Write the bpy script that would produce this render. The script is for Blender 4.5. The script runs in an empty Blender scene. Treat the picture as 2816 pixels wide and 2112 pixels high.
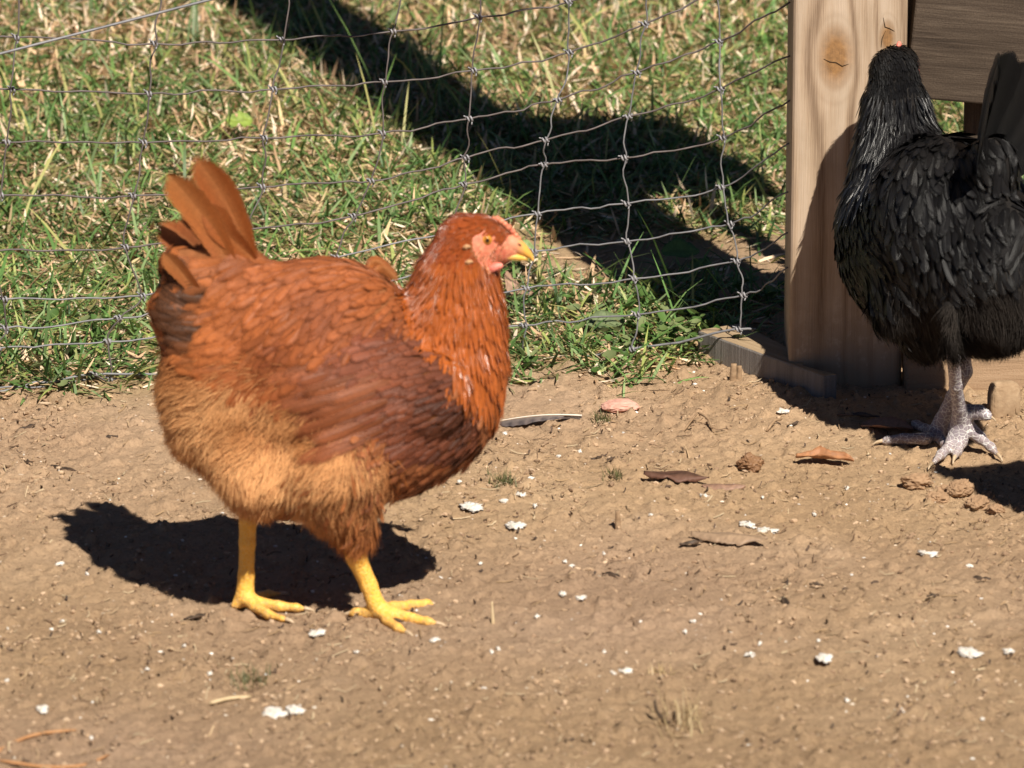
import bpy, bmesh, math, random
import numpy as np
from mathutils import Vector, Matrix
from mathutils.bvhtree import BVHTree

R = math.radians
random.seed(11)
rng = np.random.default_rng(11)
SC = bpy.context.scene
COL = SC.collection

# ------------------------------------------------------------------ camera, sky, sun, exposure
FPX = 5850.0                      # focal length in pixels of a 1024-wide frame
PITCH = R(15.0)
CAM = np.array([0.0, -6.209, 1.924])
cd = bpy.data.cameras.new('camera'); cam = bpy.data.objects.new('camera', cd); COL.objects.link(cam)
cam.location = CAM; cam.rotation_euler = (math.pi/2 - PITCH, 0, 0)
cd.sensor_width = 36.0; cd.lens = 36.0*FPX/1024.0
cd.clip_start = 0.1; cd.clip_end = 500
cd.dof.use_dof = True; cd.dof.focus_distance = 7.35; cd.dof.aperture_fstop = 9.5
SC.camera = cam

SUN_A, SUN_B = 0.34, 0.79         # shadow shift per metre of height: left, away
SUN_EL = math.atan2(1.0, math.hypot(SUN_A, SUN_B))
SUN_ROT = math.atan2(SUN_A, -SUN_B)
w = bpy.data.worlds.new('World'); SC.world = w; w.use_nodes = True
nt = w.node_tree
sky = nt.nodes.new('ShaderNodeTexSky'); sky.sky_type = 'NISHITA'; sky.sun_disc = False
sky.sun_elevation = SUN_EL; sky.sun_rotation = SUN_ROT
sky.air_density = 0.3; sky.dust_density = 0.1; sky.ozone_density = 1.0; sky.altitude = 600
bg = nt.nodes['Background']; bg.inputs['Strength'].default_value = 0.05
nt.links.new(sky.outputs[0], bg.inputs['Color'])
sd = bpy.data.lights.new('sun', 'SUN'); sun = bpy.data.objects.new('sun', sd); COL.objects.link(sun)
sd.energy = 5.0; sd.angle = R(0.5); sd.color = (1.0, 0.93, 0.82)
sun.rotation_euler = Vector((-SUN_A, SUN_B, -1)).to_track_quat('-Z', 'Y').to_euler()
SC.view_settings.view_transform = 'Standard'; SC.view_settings.look = 'None'
SC.view_settings.exposure = 0.58; SC.view_settings.gamma = 1.0
SC.cycles.max_bounces = 6; SC.cycles.use_denoising = True

# ------------------------------------------------------------------ where a point of the photograph (2816 px wide) lies in the place
_f = np.array([0, math.cos(PITCH), -math.sin(PITCH)]); _u = np.array([0, math.sin(PITCH), math.cos(PITCH)]); _r = np.array([1.0, 0, 0])
def ray(sx, sy):
    px, py = sx/2.75, sy/2.75
    return _f + _r*(px-512)/FPX + _u*(384-py)/FPX
def ramp_h(Y):
    """the lawn rises gently beyond the fence"""
    return np.minimum(.075*.15*np.logaddexp(0, (Y-1.45)/.15), .6)
def G(sx, sy, z=0.0):
    d = ray(sx, sy); t = (z-CAM[2])/d[2]; p = CAM+d*t
    for _ in range(25):
        t = (z+float(ramp_h(p[1]))-CAM[2])/d[2]; p = CAM+d*t
    p[2] = z
    return p
def at(sx, sy, Y):
    d = ray(sx, sy); t = (Y-CAM[1])/d[1]; return CAM + d*t

# ------------------------------------------------------------------ helpers
def tag(o, label=None, cat=None, group=None, kind=None):
    if label: o['label'] = label
    if cat: o['category'] = cat
    if group: o['group'] = group
    if kind: o['kind'] = kind
    return o
def empty(name, loc=(0, 0, 0), rz=0.0):
    o = bpy.data.objects.new(name, None); COL.objects.link(o)
    o.empty_display_size = 0.05
    o.location = loc; o.rotation_euler = (0, 0, rz); return o
def link(name, me, mat=None, parent=None):
    o = bpy.data.objects.new(name, me); COL.objects.link(o)
    if mat is not None and len(me.materials) == 0:
        for m in (mat if isinstance(mat, (list, tuple)) else [mat]): me.materials.append(m)
    if parent is not None: o.parent = parent
    return o
def mesh_np(name, V, F, mat=None, parent=None, col=None, uv=None, smooth=True, mi=None):
    """V (n,3), F (m,k) with one k"""
    V = np.ascontiguousarray(V, dtype=np.float32); F = np.ascontiguousarray(F, dtype=np.int32)
    me = bpy.data.meshes.new(name)
    n, (m, k) = len(V), F.shape
    me.vertices.add(n); me.vertices.foreach_set('co', V.ravel())
    me.loops.add(m*k); me.loops.foreach_set('vertex_index', F.ravel())
    me.polygons.add(m); me.polygons.foreach_set('loop_start', np.arange(0, m*k, k, dtype=np.int32))
    if mi is not None: me.polygons.foreach_set('material_index', np.ascontiguousarray(mi, dtype=np.int32))
    me.polygons.foreach_set('use_smooth', np.full(m, smooth))
    me.update(calc_edges=True)
    if col is not None:
        a = me.color_attributes.new('Col', 'FLOAT_COLOR', 'POINT')
        c4 = np.ones((n, 4), np.float32); c4[:, :3] = col
        a.data.foreach_set('color', c4.ravel())
    if uv is not None:
        a = me.attributes.new('fuv', 'FLOAT_VECTOR', 'POINT')
        u3 = np.zeros((n, 3), np.float32); u3[:, :uv.shape[1]] = uv
        a.data.foreach_set('vector', u3.ravel())
    return link(name, me, mat, parent)
class MB:
    """collects pieces into one mesh"""
    def __init__(s): s.v = []; s.f = []; s.n = 0
    def add(s, V, F):
        V = np.asarray(V, float); F = [tuple(int(i)+s.n for i in f) for f in F]
        s.v.append(V); s.f += F; s.n += len(V)
    def box(s, x0, x1, y0, y1, z0, z1, M=None):
        V = np.array([(x, y, z) for x in (x0, x1) for y in (y0, y1) for z in (z0, z1)])
        F = [(0, 1, 3, 2), (4, 6, 7, 5), (0, 4, 5, 1), (2, 3, 7, 6), (0, 2, 6, 4), (1, 5, 7, 3)]
        if M is not None: V = V @ np.array(M.to_3x3()).T + np.array(M.translation)
        s.add(V, F)
    def tube(s, P, r, n=6, cap=True):
        P = np.asarray(P, float); m = len(P)
        r = np.broadcast_to(np.asarray(r, float), (m,))
        T = np.gradient(P, axis=0); T /= np.linalg.norm(T, axis=1)[:, None]+1e-12
        a = np.array([0, 0, 1.0]) if abs(T[0][2]) < .9 else np.array([1.0, 0, 0])
        V = []
        N = np.cross(T[0], a); N /= np.linalg.norm(N)
        for i in range(m):
            N = N - T[i]*N.dot(T[i]); N /= np.linalg.norm(N)+1e-12
            B = np.cross(T[i], N)
            for k in range(n):
                t = 2*math.pi*k/n
                V.append(P[i]+r[i]*(math.cos(t)*N+math.sin(t)*B))
        F = [(i*n+k, i*n+(k+1) % n, (i+1)*n+(k+1) % n, (i+1)*n+k) for i in range(m-1) for k in range(n)]
        if cap: F += [tuple(range(n))[::-1], tuple(range((m-1)*n, m*n))]
        s.add(V, F)
    def build(s, name, mat=None, parent=None, smooth=True):
        me = bpy.data.meshes.new(name)
        me.from_pydata([tuple(v) for v in np.concatenate(s.v)], [], s.f)
        me.polygons.foreach_set('use_smooth', np.full(len(me.polygons), smooth)); me.update()
        return link(name, me, mat, parent)
def catmull(P, k=6):
    P = np.asarray(P, float)
    Q = np.vstack([2*P[0]-P[1], P, 2*P[-1]-P[-2]]); out = []
    for i in range(1, len(Q)-2):
        p0, p1, p2, p3 = Q[i-1], Q[i], Q[i+1], Q[i+2]
        for j in range(k):
            t = j/k
            out.append(.5*((2*p1)+(-p0+p2)*t+(2*p0-5*p1+4*p2-p3)*t*t+(-p0+3*p1-3*p2+p3)*t**3))
    out.append(P[-1]); return np.array(out)

_tabs = [np.random.default_rng(100+i).random((256, 256)).astype(np.float32) for i in range(8)]
def vnoise(x, y, seed=0):
    T = _tabs[seed % 8]
    xi = np.floor(x).astype(int); yi = np.floor(y).astype(int)
    fx = x-xi; fy = y-yi
    fx = fx*fx*fx*(fx*(fx*6-15)+10); fy = fy*fy*fy*(fy*(fy*6-15)+10)
    a = T[xi & 255, yi & 255]; b = T[(xi+1) & 255, yi & 255]; c = T[xi & 255, (yi+1) & 255]; d = T[(xi+1) & 255, (yi+1) & 255]
    return (a*(1-fx)+b*fx)*(1-fy)+(c*(1-fx)+d*fx)*fy
def fbm(x, y, s, octv=4, seed=0, gain=.5):
    v = 0; a = 1; t = 0
    for o in range(octv):
        v = v+a*vnoise(x/s+17.3*o, y/s+9.1*o, seed+o); t += a; a *= gain; s = s/2.03
    return v/t

# ------------------------------------------------------------------ materials
def new_mat(name):
    m = bpy.data.materials.new(name); m.use_nodes = True
    t = m.node_tree; b = t.nodes['Principled BSDF']
    return m, t, b
def N(t, typ, **kw):
    n = t.nodes.new(typ)
    for k, v in kw.items():
        if k in n.inputs.keys(): n.inputs[k].default_value = v
        else: setattr(n, k, v)
    return n
def ramp(t, src, stops):
    n = t.nodes.new('ShaderNodeValToRGB'); e = n.color_ramp.elements
    while len(e) < len(stops): e.new(.5)
    for i, (p, c) in enumerate(stops):
        e[i].position = p; e[i].color = (*c, 1)
    t.links.new(src, n.inputs[0]); return n
def mixc(t, f, a, b, typ='MIX'):
    n = t.nodes.new('ShaderNodeMix'); n.data_type = 'RGBA'; n.blend_type = typ
    for i, v in ((0, f), (6, a), (7, b)):
        if hasattr(v, 'links') or hasattr(v, 'is_linked'): t.links.new(v, n.inputs[i])
        else: n.inputs[i].default_value = v if i == 0 else (*v, 1)
    return n.outputs[2]
def mth(t, op, a, b=None, c=None):
    n = t.nodes.new('ShaderNodeMath'); n.operation = op
    for i, v in enumerate((a, b, c)):
        if v is None: continue
        if hasattr(v, 'is_linked'): t.links.new(v, n.inputs[i])
        else: n.inputs[i].default_value = v
    return n.outputs[0]
def bump(t, b, h, dist, strength=1.0):
    n = t.nodes.new('ShaderNodeBump'); n.inputs['Distance'].default_value = dist; n.inputs['Strength'].default_value = strength
    t.links.new(h, n.inputs['Height']); t.links.new(n.outputs[0], b.inputs['Normal']); return n
def objco(t): return t.nodes.new('ShaderNodeTexCoord').outputs['Object']
def noise(t, co, scale, detail=4, rough=.55, dist=0):
    n = N(t, 'ShaderNodeTexNoise', Scale=scale, Detail=detail, Roughness=rough, Distortion=dist); t.links.new(co, n.inputs['Vector']); return n.outputs['Fac']

def mat_attr(name, rough=.6, spec=.3, transl=0.0, var=0.0, scale=60, bumpd=0.0):
    m, t, b = new_mat(name)
    a = N(t, 'ShaderNodeAttribute', attribute_name='Col').outputs['Color']
    if var:
        f = noise(t, objco(t), scale, 5, .65)
        r = ramp(t, f, [(.3, (1-var,)*3), (.7, (1+var*.6,)*3)])
        a = mixc(t, 1.0, a, r.outputs[0], 'MULTIPLY')
        if bumpd: bump(t, b, f, bumpd)
    t.links.new(a, b.inputs['Base Color'])
    b.inputs['Roughness'].default_value = rough; b.inputs['Specular IOR Level'].default_value = spec
    if transl:
        tr = t.nodes.new('ShaderNodeBsdfTranslucent'); t.links.new(a, tr.inputs[0])
        mx = t.nodes.new('ShaderNodeMixShader'); mx.inputs[0].default_value = transl
        t.links.new(b.outputs[0], mx.inputs[1]); t.links.new(tr.outputs[0], mx.inputs[2])
        t.links.new(mx.outputs[0], t.nodes['Material Output'].inputs[0])
    return m
def mat_plain(name, c1, c2, scale=40, rough=.8, spec=.2, bd=0.001, detail=5):
    m, t, b = new_mat(name)
    f = noise(t, objco(t), scale, detail, .6)
    r = ramp(t, f, [(.3, c1), (.7, c2)])
    t.links.new(r.outputs[0], b.inputs['Base Color']); b.inputs['Roughness'].default_value = rough
    b.inputs['Specular IOR Level'].default_value = spec
    if bd: bump(t, b, f, bd)
    return m

# dirt: colours of the soil itself, scattered stains, pale flecks
def mat_dirt():
    m, t, b = new_mat('dirt')
    co = objco(t)
    big = noise(t, co, 3.2, 4, .6); mid = noise(t, co, 26, 5, .65); fine = noise(t, co, 260, 6, .72); vf = noise(t, co, 700, 3, .6)
    c = ramp(t, big, [(.3, (.365, .255, .156)), (.5, (.432, .307, .192)), (.72, (.48, .352, .232))]).outputs[0]
    c = mixc(t, mth(t, 'MULTIPLY', mid, .40), c, (.285, .19, .118))
    r = ramp(t, fine, [(.32, (.42, .37, .33)), (.43, (.93, .92, .91)), (.55, (1.02, 1.02, 1.02)), (.68, (1.34, 1.34, 1.32))]).outputs[0]
    c = mixc(t, .85, c, r, 'MULTIPLY')
    vo = N(t, 'ShaderNodeTexVoronoi', Scale=55.0); t.links.new(co, vo.inputs['Vector'])
    fl = mth(t, 'LESS_THAN', vo.outputs['Distance'], .085)
    pick = mth(t, 'GREATER_THAN', noise(t, co, 14, 2), .55)
    c = mixc(t, mth(t, 'MULTIPLY', mth(t, 'MULTIPLY', fl, pick), .7), c, (.62, .52, .42))
    geo = N(t, 'ShaderNodeAttribute', attribute_name='Col').outputs['Color']
    c = mixc(t, 1.0, c, geo, 'MULTIPLY')
    t.links.new(c, b.inputs['Base Color'])
    b.inputs['Roughness'].default_value = .95; b.inputs['Specular IOR Level'].default_value = .12
    h = mth(t, 'ADD', mth(t, 'MULTIPLY', fine, .8), mth(t, 'MULTIPLY', vf, .75))
    bump(t, b, h, .0034, 1.0)
    return m

def mat_new_wood():
    """pale pressure-treated post: upright grain that parts round knots, pith stripes, small checks"""
    m, t, b = new_mat('pale_wood')
    co = objco(t); sx = N(t, 'ShaderNodeSeparateXYZ'); t.links.new(co, sx.inputs[0])
    X, Y, Z = sx.outputs
    wob = noise(t, co, 3.0, 3, .5)
    mp = N(t, 'ShaderNodeMapping'); mp.inputs['Scale'].default_value = (1, 1, .12); t.links.new(co, mp.inputs[0])
    slow = noise(t, mp.outputs[0], 14, 3, .5)
    f = mth(t, 'ADD', X, mth(t, 'MULTIPLY', slow, .035))
    rim = None; kmask = None
    for (kx, kz, sr, sq) in KNOTS:
        dx = mth(t, 'SUBTRACT', X, kx); dz = mth(t, 'MULTIPLY', mth(t, 'SUBTRACT', Z, kz), sq)
        r2 = mth(t, 'ADD', mth(t, 'MULTIPLY', dx, dx), mth(t, 'MULTIPLY', dz, dz))
        e = mth(t, 'EXPONENT', mth(t, 'MULTIPLY', r2, -1/(sr*sr*4)))
        f = mth(t, 'SUBTRACT', f, mth(t, 'MULTIPLY', mth(t, 'MULTIPLY', dx, e), .70))
        r = mth(t, 'SQRT', r2)
        k = N(t, 'ShaderNodeMapRange'); k.inputs[1].default_value = sr*1.05; k.inputs[2].default_value = sr*.35
        t.links.new(mth(t, 'ADD', r, mth(t, 'MULTIPLY', mth(t, 'SUBTRACT', wob, .5), sr*.8)), k.inputs[0])
        q = mth(t, 'MULTIPLY', mth(t, 'SUBTRACT', r, mth(t, 'MULTIPLY', mth(t, 'ADD', wob, .55), sr)), 1/(sr*.13))
        q2 = mth(t, 'MULTIPLY', mth(t, 'SUBTRACT', r, mth(t, 'MULTIPLY', mth(t, 'ADD', wob, 1.05), sr)), 1/(sr*.10))
        rr = mth(t, 'ADD', mth(t, 'EXPONENT', mth(t, 'MULTIPLY', mth(t, 'MULTIPLY', q, q), -1.0)), mth(t, 'MULTIPLY', mth(t, 'EXPONENT', mth(t, 'MULTIPLY', mth(t, 'MULTIPLY', q2, q2), -1.0)), .6))
        rim = rr if rim is None else mth(t, 'MAXIMUM', rim, rr)
        kmask = k.outputs[0] if kmask is None else mth(t, 'MAXIMUM', kmask, k.outputs[0])
    s = mth(t, 'SINE', mth(t, 'MULTIPLY', f, 330.0))
    s2 = mth(t, 'SINE', mth(t, 'ADD', mth(t, 'MULTIPLY', f, 120.0), 1.0))
    mp2 = N(t, 'ShaderNodeMapping'); mp2.inputs['Scale'].default_value = (1, 1, .03); t.links.new(co, mp2.inputs[0])
    fib = noise(t, mp2.outputs[0], 600, 4, .6)
    ln = mth(t, 'POWER', mth(t, 'ABSOLUTE', mth(t, 'SINE', mth(t, 'MULTIPLY', f, 95.0))), 9.0)
    g = mth(t, 'ADD', mth(t, 'ADD', mth(t, 'MULTIPLY', s, .06), mth(t, 'MULTIPLY', s2, .10)), mth(t, 'ADD', mth(t, 'MULTIPLY', fib, .62), .28))
    g = mth(t, 'SUBTRACT', g, mth(t, 'MULTIPLY', ln, .30))
    c = ramp(t, g, [(.18, (.22, .15, .10)), (.45, (.41, .305, .215)), (.72, (.50, .395, .30))]).outputs[0]
    kc = ramp(t, noise(t, co, 130, 5, .7), [(.3, (.17, .085, .03)), (.6, (.33, .17, .06)), (.8, (.40, .26, .12))]).outputs[0]
    c = mixc(t, mth(t, 'MULTIPLY', kmask, .9), c, kc)
    c = mixc(t, mth(t, 'MULTIPLY', rim, mth(t, 'MULTIPLY', wob, .5)), c, (.20, .12, .06))
    blot = ramp(t, noise(t, co, 9, 4, .6), [(.35, (.86, .84, .8)), (.65, (1.06, 1.05, 1.04))]).outputs[0]
    c = mixc(t, 1.0, c, blot, 'MULTIPLY')
    mud = N(t, 'ShaderNodeMapRange'); mud.inputs[1].default_value = .16; mud.inputs[2].default_value = .01; t.links.new(Z, mud.inputs[0])
    spl = ramp(t, mth(t, 'ADD', noise(t, co, 70, 5, .7), mth(t, 'MULTIPLY', mud.outputs[0], .35)), [(.62, (0, 0, 0)), (.72, (1, 1, 1))]).outputs[0]
    c = mixc(t, mth(t, 'MULTIPLY', mth(t, 'MULTIPLY', spl, mud.outputs[0]), .8), c, (.30, .21, .135))
    t.links.new(c, b.inputs['Base Color']); b.inputs['Roughness'].default_value = .75; b.inputs['Specular IOR Level'].default_value = .2
    bump(t, b, mth(t, 'ADD', fib, mth(t, 'MULTIPLY', s, .25)), .0007)
    return m
def mat_old_wood(name, cs, axis=0, scale=1.0, bd=.0012):
    """weathered grain running along the given local axis"""
    m, t, b = new_mat(name)
    co = objco(t)
    mp = N(t, 'ShaderNodeMapping'); s = [1, 1, 1]; s[axis] = .045; mp.inputs['Scale'].default_value = s; t.links.new(co, mp.inputs[0])
    g = noise(t, mp.outputs[0], 210*scale, 6, .65, .4); g2 = noise(t, mp.outputs[0], 34*scale, 3, .5, .8); sp = noise(t, co, 420, 3, .6)
    f = mth(t, 'ADD', mth(t, 'MULTIPLY', g, .55), mth(t, 'ADD', mth(t, 'MULTIPLY', g2, .45), mth(t, 'MULTIPLY', mth(t, 'SUBTRACT', sp, .5), .25)))
    c = ramp(t, f, [(.3, cs[0]), (.5, cs[1]), (.7, cs[2])]).outputs[0]
    t.links.new(c, b.inputs['Base Color']); b.inputs['Roughness'].default_value = .85; b.inputs['Specular IOR Level'].default_value = .2
    bump(t, b, mth(t, 'ADD', g, mth(t, 'MULTIPLY', sp, .3)), bd)
    return m
def mat_feather(name, rough=.42, spec=.45, sheen=.0, transl=.12, soft=.0, barbf=90.0):
    m, t, b = new_mat(name)
    a = N(t, 'ShaderNodeAttribute', attribute_name='Col').outputs['Color']
    uv = N(t, 'ShaderNodeAttribute', attribute_name='fuv').outputs['Vector']
    sx = N(t, 'ShaderNodeSeparateXYZ'); t.links.new(uv, sx.inputs[0])
    au = mth(t, 'ABSOLUTE', sx.outputs[0])
    barb = mth(t, 'SINE', mth(t, 'ADD', mth(t, 'MULTIPLY', sx.outputs[1], barbf), mth(t, 'MULTIPLY', au, -26.0)))
    br = ramp(t, mth(t, 'ADD', mth(t, 'MULTIPLY', barb, .5), .5), [(0, (.93, .925, .92)), (1, (1.04, 1.04, 1.03))]).outputs[0]
    a = mixc(t, 1.0, a, br, 'MULTIPLY')
    n = ramp(t, noise(t, objco(t), 300, 3, .6), [(.3, (.84, .82, .80)), (.7, (1.12, 1.12, 1.1))]).outputs[0]
    a = mixc(t, 1.0, a, n, 'MULTIPLY')
    t.links.new(a, b.inputs['Base Color'])
    b.inputs['Roughness'].default_value = rough; b.inputs['Specular IOR Level'].default_value = spec
    b.inputs['Sheen Weight'].default_value = sheen
    if soft:
        tip = mth(t, 'MULTIPLY', mth(t, 'SUBTRACT', sx.outputs[1], .72), 3.6)
        ed = mth(t, 'SQRT', mth(t, 'ADD', mth(t, 'MULTIPLY', mth(t, 'POWER', au, 2.0), .85), mth(t, 'POWER', mth(t, 'MAXIMUM', tip, 0.0), 2.0)))
        ed = mth(t, 'ADD', ed, mth(t, 'MULTIPLY', mth(t, 'SUBTRACT', noise(t, objco(t), 900, 2, .6), .5), .7))
        k = N(t, 'ShaderNodeMapRange'); k.inputs[1].default_value = 1.12; k.inputs[2].default_value = 1.12-soft; t.links.new(ed, k.inputs[0])
        t.links.new(k.outputs[0], b.inputs['Alpha'])
    bump(t, b, barb, .0003, .6)
    if transl:
        tr = t.nodes.new('ShaderNodeBsdfTranslucent'); t.links.new(a, tr.inputs[0])
        mx = t.nodes.new('ShaderNodeMixShader'); mx.inputs[0].default_value = transl
        t.links.new(b.outputs[0], mx.inputs[1]); t.links.new(tr.outputs[0], mx.inputs[2])
        out = mx.outputs[0]
        if soft:
            tp = t.nodes.new('ShaderNodeBsdfTransparent'); m2 = t.nodes.new('ShaderNodeMixShader')
            t.links.new(k.outputs[0], m2.inputs[0]); t.links.new(tp.outputs[0], m2.inputs[1]); t.links.new(out, m2.inputs[2]); out = m2.outputs[0]
            b.inputs['Alpha'].default_value = 1.0; t.links.remove(b.inputs['Alpha'].links[0])
        t.links.new(out, t.nodes['Material Output'].inputs[0])
    return m
def mat_leg(name, scale_col, edge_col, edge, sc=190.0, edge_w=.10, zlo=0.0, bd=.0005):
    m, t, b = new_mat(name)
    co = objco(t)
    mp = N(t, 'ShaderNodeMapping'); mp.inputs['Scale'].default_value = (1, 1, 1.15); t.links.new(co, mp.inputs[0])
    vo = N(t, 'ShaderNodeTexVoronoi', Scale=sc); vo.feature = 'DISTANCE_TO_EDGE'; t.links.new(mp.outputs[0], vo.inputs['Vector'])
    mk = N(t, 'ShaderNodeMapRange'); mk.inputs[1].default_value = edge_w*.55; mk.inputs[2].default_value = edge_w*1.7
    t.links.new(vo.outputs['Distance'], mk.inputs[0])
    base = ramp(t, noise(t, co, 120, 4, .6), [(.3, scale_col[0]), (.7, scale_col[1])]).outputs[0]
    c = mixc(t, mth(t, 'MULTIPLY', mth(t, 'SUBTRACT', 1.0, mk.outputs[0]), edge), base, edge_col)
    sz = N(t, 'ShaderNodeSeparateXYZ'); t.links.new(co, sz.inputs[0])
    dz = N(t, 'ShaderNodeMapRange'); dz.inputs[1].default_value = zlo+.026; dz.inputs[2].default_value = zlo+.002; t.links.new(sz.outputs[2], dz.inputs[0])
    dirt = mth(t, 'MULTIPLY', dz.outputs[0], ramp(t, noise(t, co, 170, 5, .7), [(.38, (0, 0, 0)), (.62, (1, 1, 1))]).outputs[0])
    c = mixc(t, mth(t, 'MULTIPLY', dirt, .75), c, (.30, .20, .125))
    t.links.new(c, b.inputs['Base Color']); b.inputs['Roughness'].default_value = .5; b.inputs['Specular IOR Level'].default_value = .4
    bump(t, b, mk.outputs[0], bd, 1.0)
    return m

# ------------------------------------------------------------------ ground: one sheet, fine where the picture looks
def border_Y(X):
    """where bare dirt gives way to grass"""
    xs = np.array([-1.5, -.62, -.2, .0, .12, .25, .36, .5, 3.0]); ys = np.array([.86, .90, .98, 1.0, .98, 1.10, 1.32, 1.36, 1.36])
    return np.interp(X, xs, ys)
def soilness(X, Y):
    """bare patches inside the grass"""
    def el(cx, cy, rx, ry): return np.exp(-(((X-cx)/rx)**2+((Y-cy)/ry)**2))
    return np.clip(el(.13, 1.56, .20, .13)*1.3+el(.40, 1.50, .12, .24)*1.1+el(-.27, 1.78, .12, .10)*.7, 0, 1)
def ground_h(X, Y, fine=True):
    h = (fbm(X, Y, .45, 3, 0)-.5)*.018+(fbm(X, Y, .09, 3, 2)-.5)*.0055
    if fine:
        c = fbm(X, Y, .024, 3, 4)
        h = h+(c-.5)*.0034+np.clip(c-.64, 0, 1)*.030
        f = fbm(X, Y, .0125, 3, 6, .7)
        h = h+(f-.5)*.0058+np.clip(f-.66, 0, 1)*.020
        r = 1-np.abs(fbm(X*1.0, Y*.8, .055, 3, 3)*2-1)
        h = h-np.clip(r-.93, 0, 1)*.045
    edge = 1/(1+np.exp(-np.clip((Y-border_Y(X))/.05, -30, 30)))
    return h+edge*.012+ramp_h(Y)
def build_ground():
    xs = np.concatenate([[-120, -40, -12, -4, -2, -1.4, -1.1], np.arange(-.9, .9, .0032), [1.1, 1.4, 2, 4, 12, 40, 120]])
    ys = np.concatenate([[-60, -20, -8, -4, -2.2, -1.4, -1.0], np.arange(-.8, 1.5, .0042), np.arange(1.5, 5, .03), [6, 8, 12, 20, 50, 120, 250]])
    X, Y = np.meshgrid(xs, ys, indexing='ij')
    Z = ground_h(X, Y)
    far = (np.abs(X) > 1.0) | (Y > 5) | (Y < -.9)
    Z[far] = ramp_h(Y)[far]
    V = np.stack([X, Y, Z], -1).reshape(-1, 3)
    nx, ny = len(xs), len(ys)
    i = np.arange(nx*ny).reshape(nx, ny)
    F = np.stack([i[:-1, :-1], i[1:, :-1], i[1:, 1:], i[:-1, 1:]], -1).reshape(-1, 4)
    # soil colour under the turf is darker and greener thatch; far lawn reads as green
    e = 1/(1+np.exp(-np.clip((Y-border_Y(X)-.03+(fbm(X, Y, .1, 3, 5)-.5)*.2)/.03, -30, 30)))*(1-soilness(X, Y)*.85)
    red = np.clip((fbm(X, Y, .5, 2, 1)-.35)*2, 0, 1)
    near_tone = np.interp(Y+.25*(fbm(X, Y, .3, 3, 2)-.5), [-.6, .1, .45], [.84, .94, 1.08])  # soil tone graded darker towards the near edge
    col = np.stack([1.04+0*X, 1.0+0*X, .95+.12*red], -1)*near_tone[..., None]
    th = np.stack([.62+0*X, .72+0*X, .48+0*X], -1)*(.7+.6*fbm(X, Y, .06, 3, 6))[..., None]
    c = col*(1-e[..., None])+th*e[..., None]
    return tag(mesh_np('ground', V, F, mat_dirt(), col=c.reshape(-1, 3)), kind='structure')
build_ground()
def gz(x, y): return float(ground_h(np.array([x]), np.array([y]))[0])

# ------------------------------------------------------------------ grass, straw, weeds, crumbs (stuff)
def blades(name, n, xr, yr, Lr, Wr, lean, curl, cols, mat, dens=None, zoff=0.0, power=1.0):
    n0 = n
    X = rng.uniform(*xr, n0); Y = rng.uniform(*yr, n0)
    if dens is not None:
        k = rng.random(n0) < dens(X, Y); X = X[k]; Y = Y[k]
    n = len(X)
    Z = ground_h(X, Y, False)-.004+zoff
    L = rng.uniform(*Lr, n)*(.55+.9*fbm(X, Y, .12, 2, 3)); W = rng.uniform(*Wr, n)
    az = rng.uniform(0, 2*np.pi, n); le = rng.uniform(lean[0], lean[1], n); cu = rng.uniform(curl[0], curl[1], n)
    rows = np.array([0, .35, .7, 1.0]); wp = np.array([.75, 1.0, .75, .06])
    D = np.stack([np.cos(az), np.sin(az), 0*az], -1); S = np.stack([-np.sin(az), np.cos(az), 0*az], -1)
    tw = rng.uniform(-.6, .6, n)
    S = S*np.cos(tw)[:, None]+np.array([0, 0, 1])*np.sin(tw)[:, None]
    P = np.stack([X, Y, Z], -1); V = np.zeros((n, 4, 2, 3)); ang = le.copy(); pos = P.copy(); prev = 0
    for i, v in enumerate(rows):
        st = (v-prev)*L; prev = v
        d = D*np.sin(ang)[:, None]+np.array([0, 0, 1])*np.cos(ang)[:, None]
        pos = pos+d*st[:, None]
        pos[:, 2] = np.maximum(pos[:, 2], Z+.002)
        for j, sgn in enumerate((-1, 1)):
            V[:, i, j] = pos+S*(sgn*W*wp[i]*.5)[:, None]
        ang = np.minimum(ang+cu*.5, 1.75)
    b = np.arange(n)[:, None]*8
    q = np.array([[0, 1, 3, 2], [2, 3, 5, 4], [4, 5, 7, 6]])
    F = (b[:, :, None]+q[None]).reshape(-1, 4)
    cols = np.array(cols); pick = rng.integers(0, len(cols), n)
    c = cols[pick]*rng.uniform(.7, 1.3, (n, 1))*(.8+.4*fbm(X, Y, .2, 2, 6))[:, None]
    c = np.repeat(c[:, None, :], 8, 1)
    tip = np.array([1, 1, 1, 1, 1.05, 1.05, 1.2, 1.2])[None, :, None]
    return mesh_np(name, V.reshape(-1, 3), F, mat, col=(c*tip).reshape(-1, 3))
def sm(x): return 1/(1+np.exp(-np.clip(x, -30, 30)))
def dens_grass(X, Y):
    e = sm((Y-border_Y(X)+(fbm(X, Y, .07, 3, 1)-.5)*.16)/.02)
    return e*(1-.96*soilness(X, Y))*np.clip(.35+1.1*fbm(X, Y, .11, 3, 2), 0, 1)
def dens_green(X, Y):
    lush = np.clip(1.5-(Y-border_Y(X))*.55, .6, 1.5)
    return dens_grass(X, Y)*lush*np.clip(fbm(X, Y, .3, 2, 5)*2.0-.05+.35*sm((X-.15)/.1)*(Y > 1.6), .3, 1.2)
def dens_tan(X, Y):
    return dens_grass(X, Y)*np.clip(.15+(Y-border_Y(X))*.7, .15, 1)*np.clip(1.5-fbm(X, Y, .3, 2, 5)*1.6, .3, 1)
GREENS = [(.13, .225, .06), (.09, .18, .045), (.165, .265, .08), (.22, .30, .13), (.06, .125, .035), (.27, .31, .09)]
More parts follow.
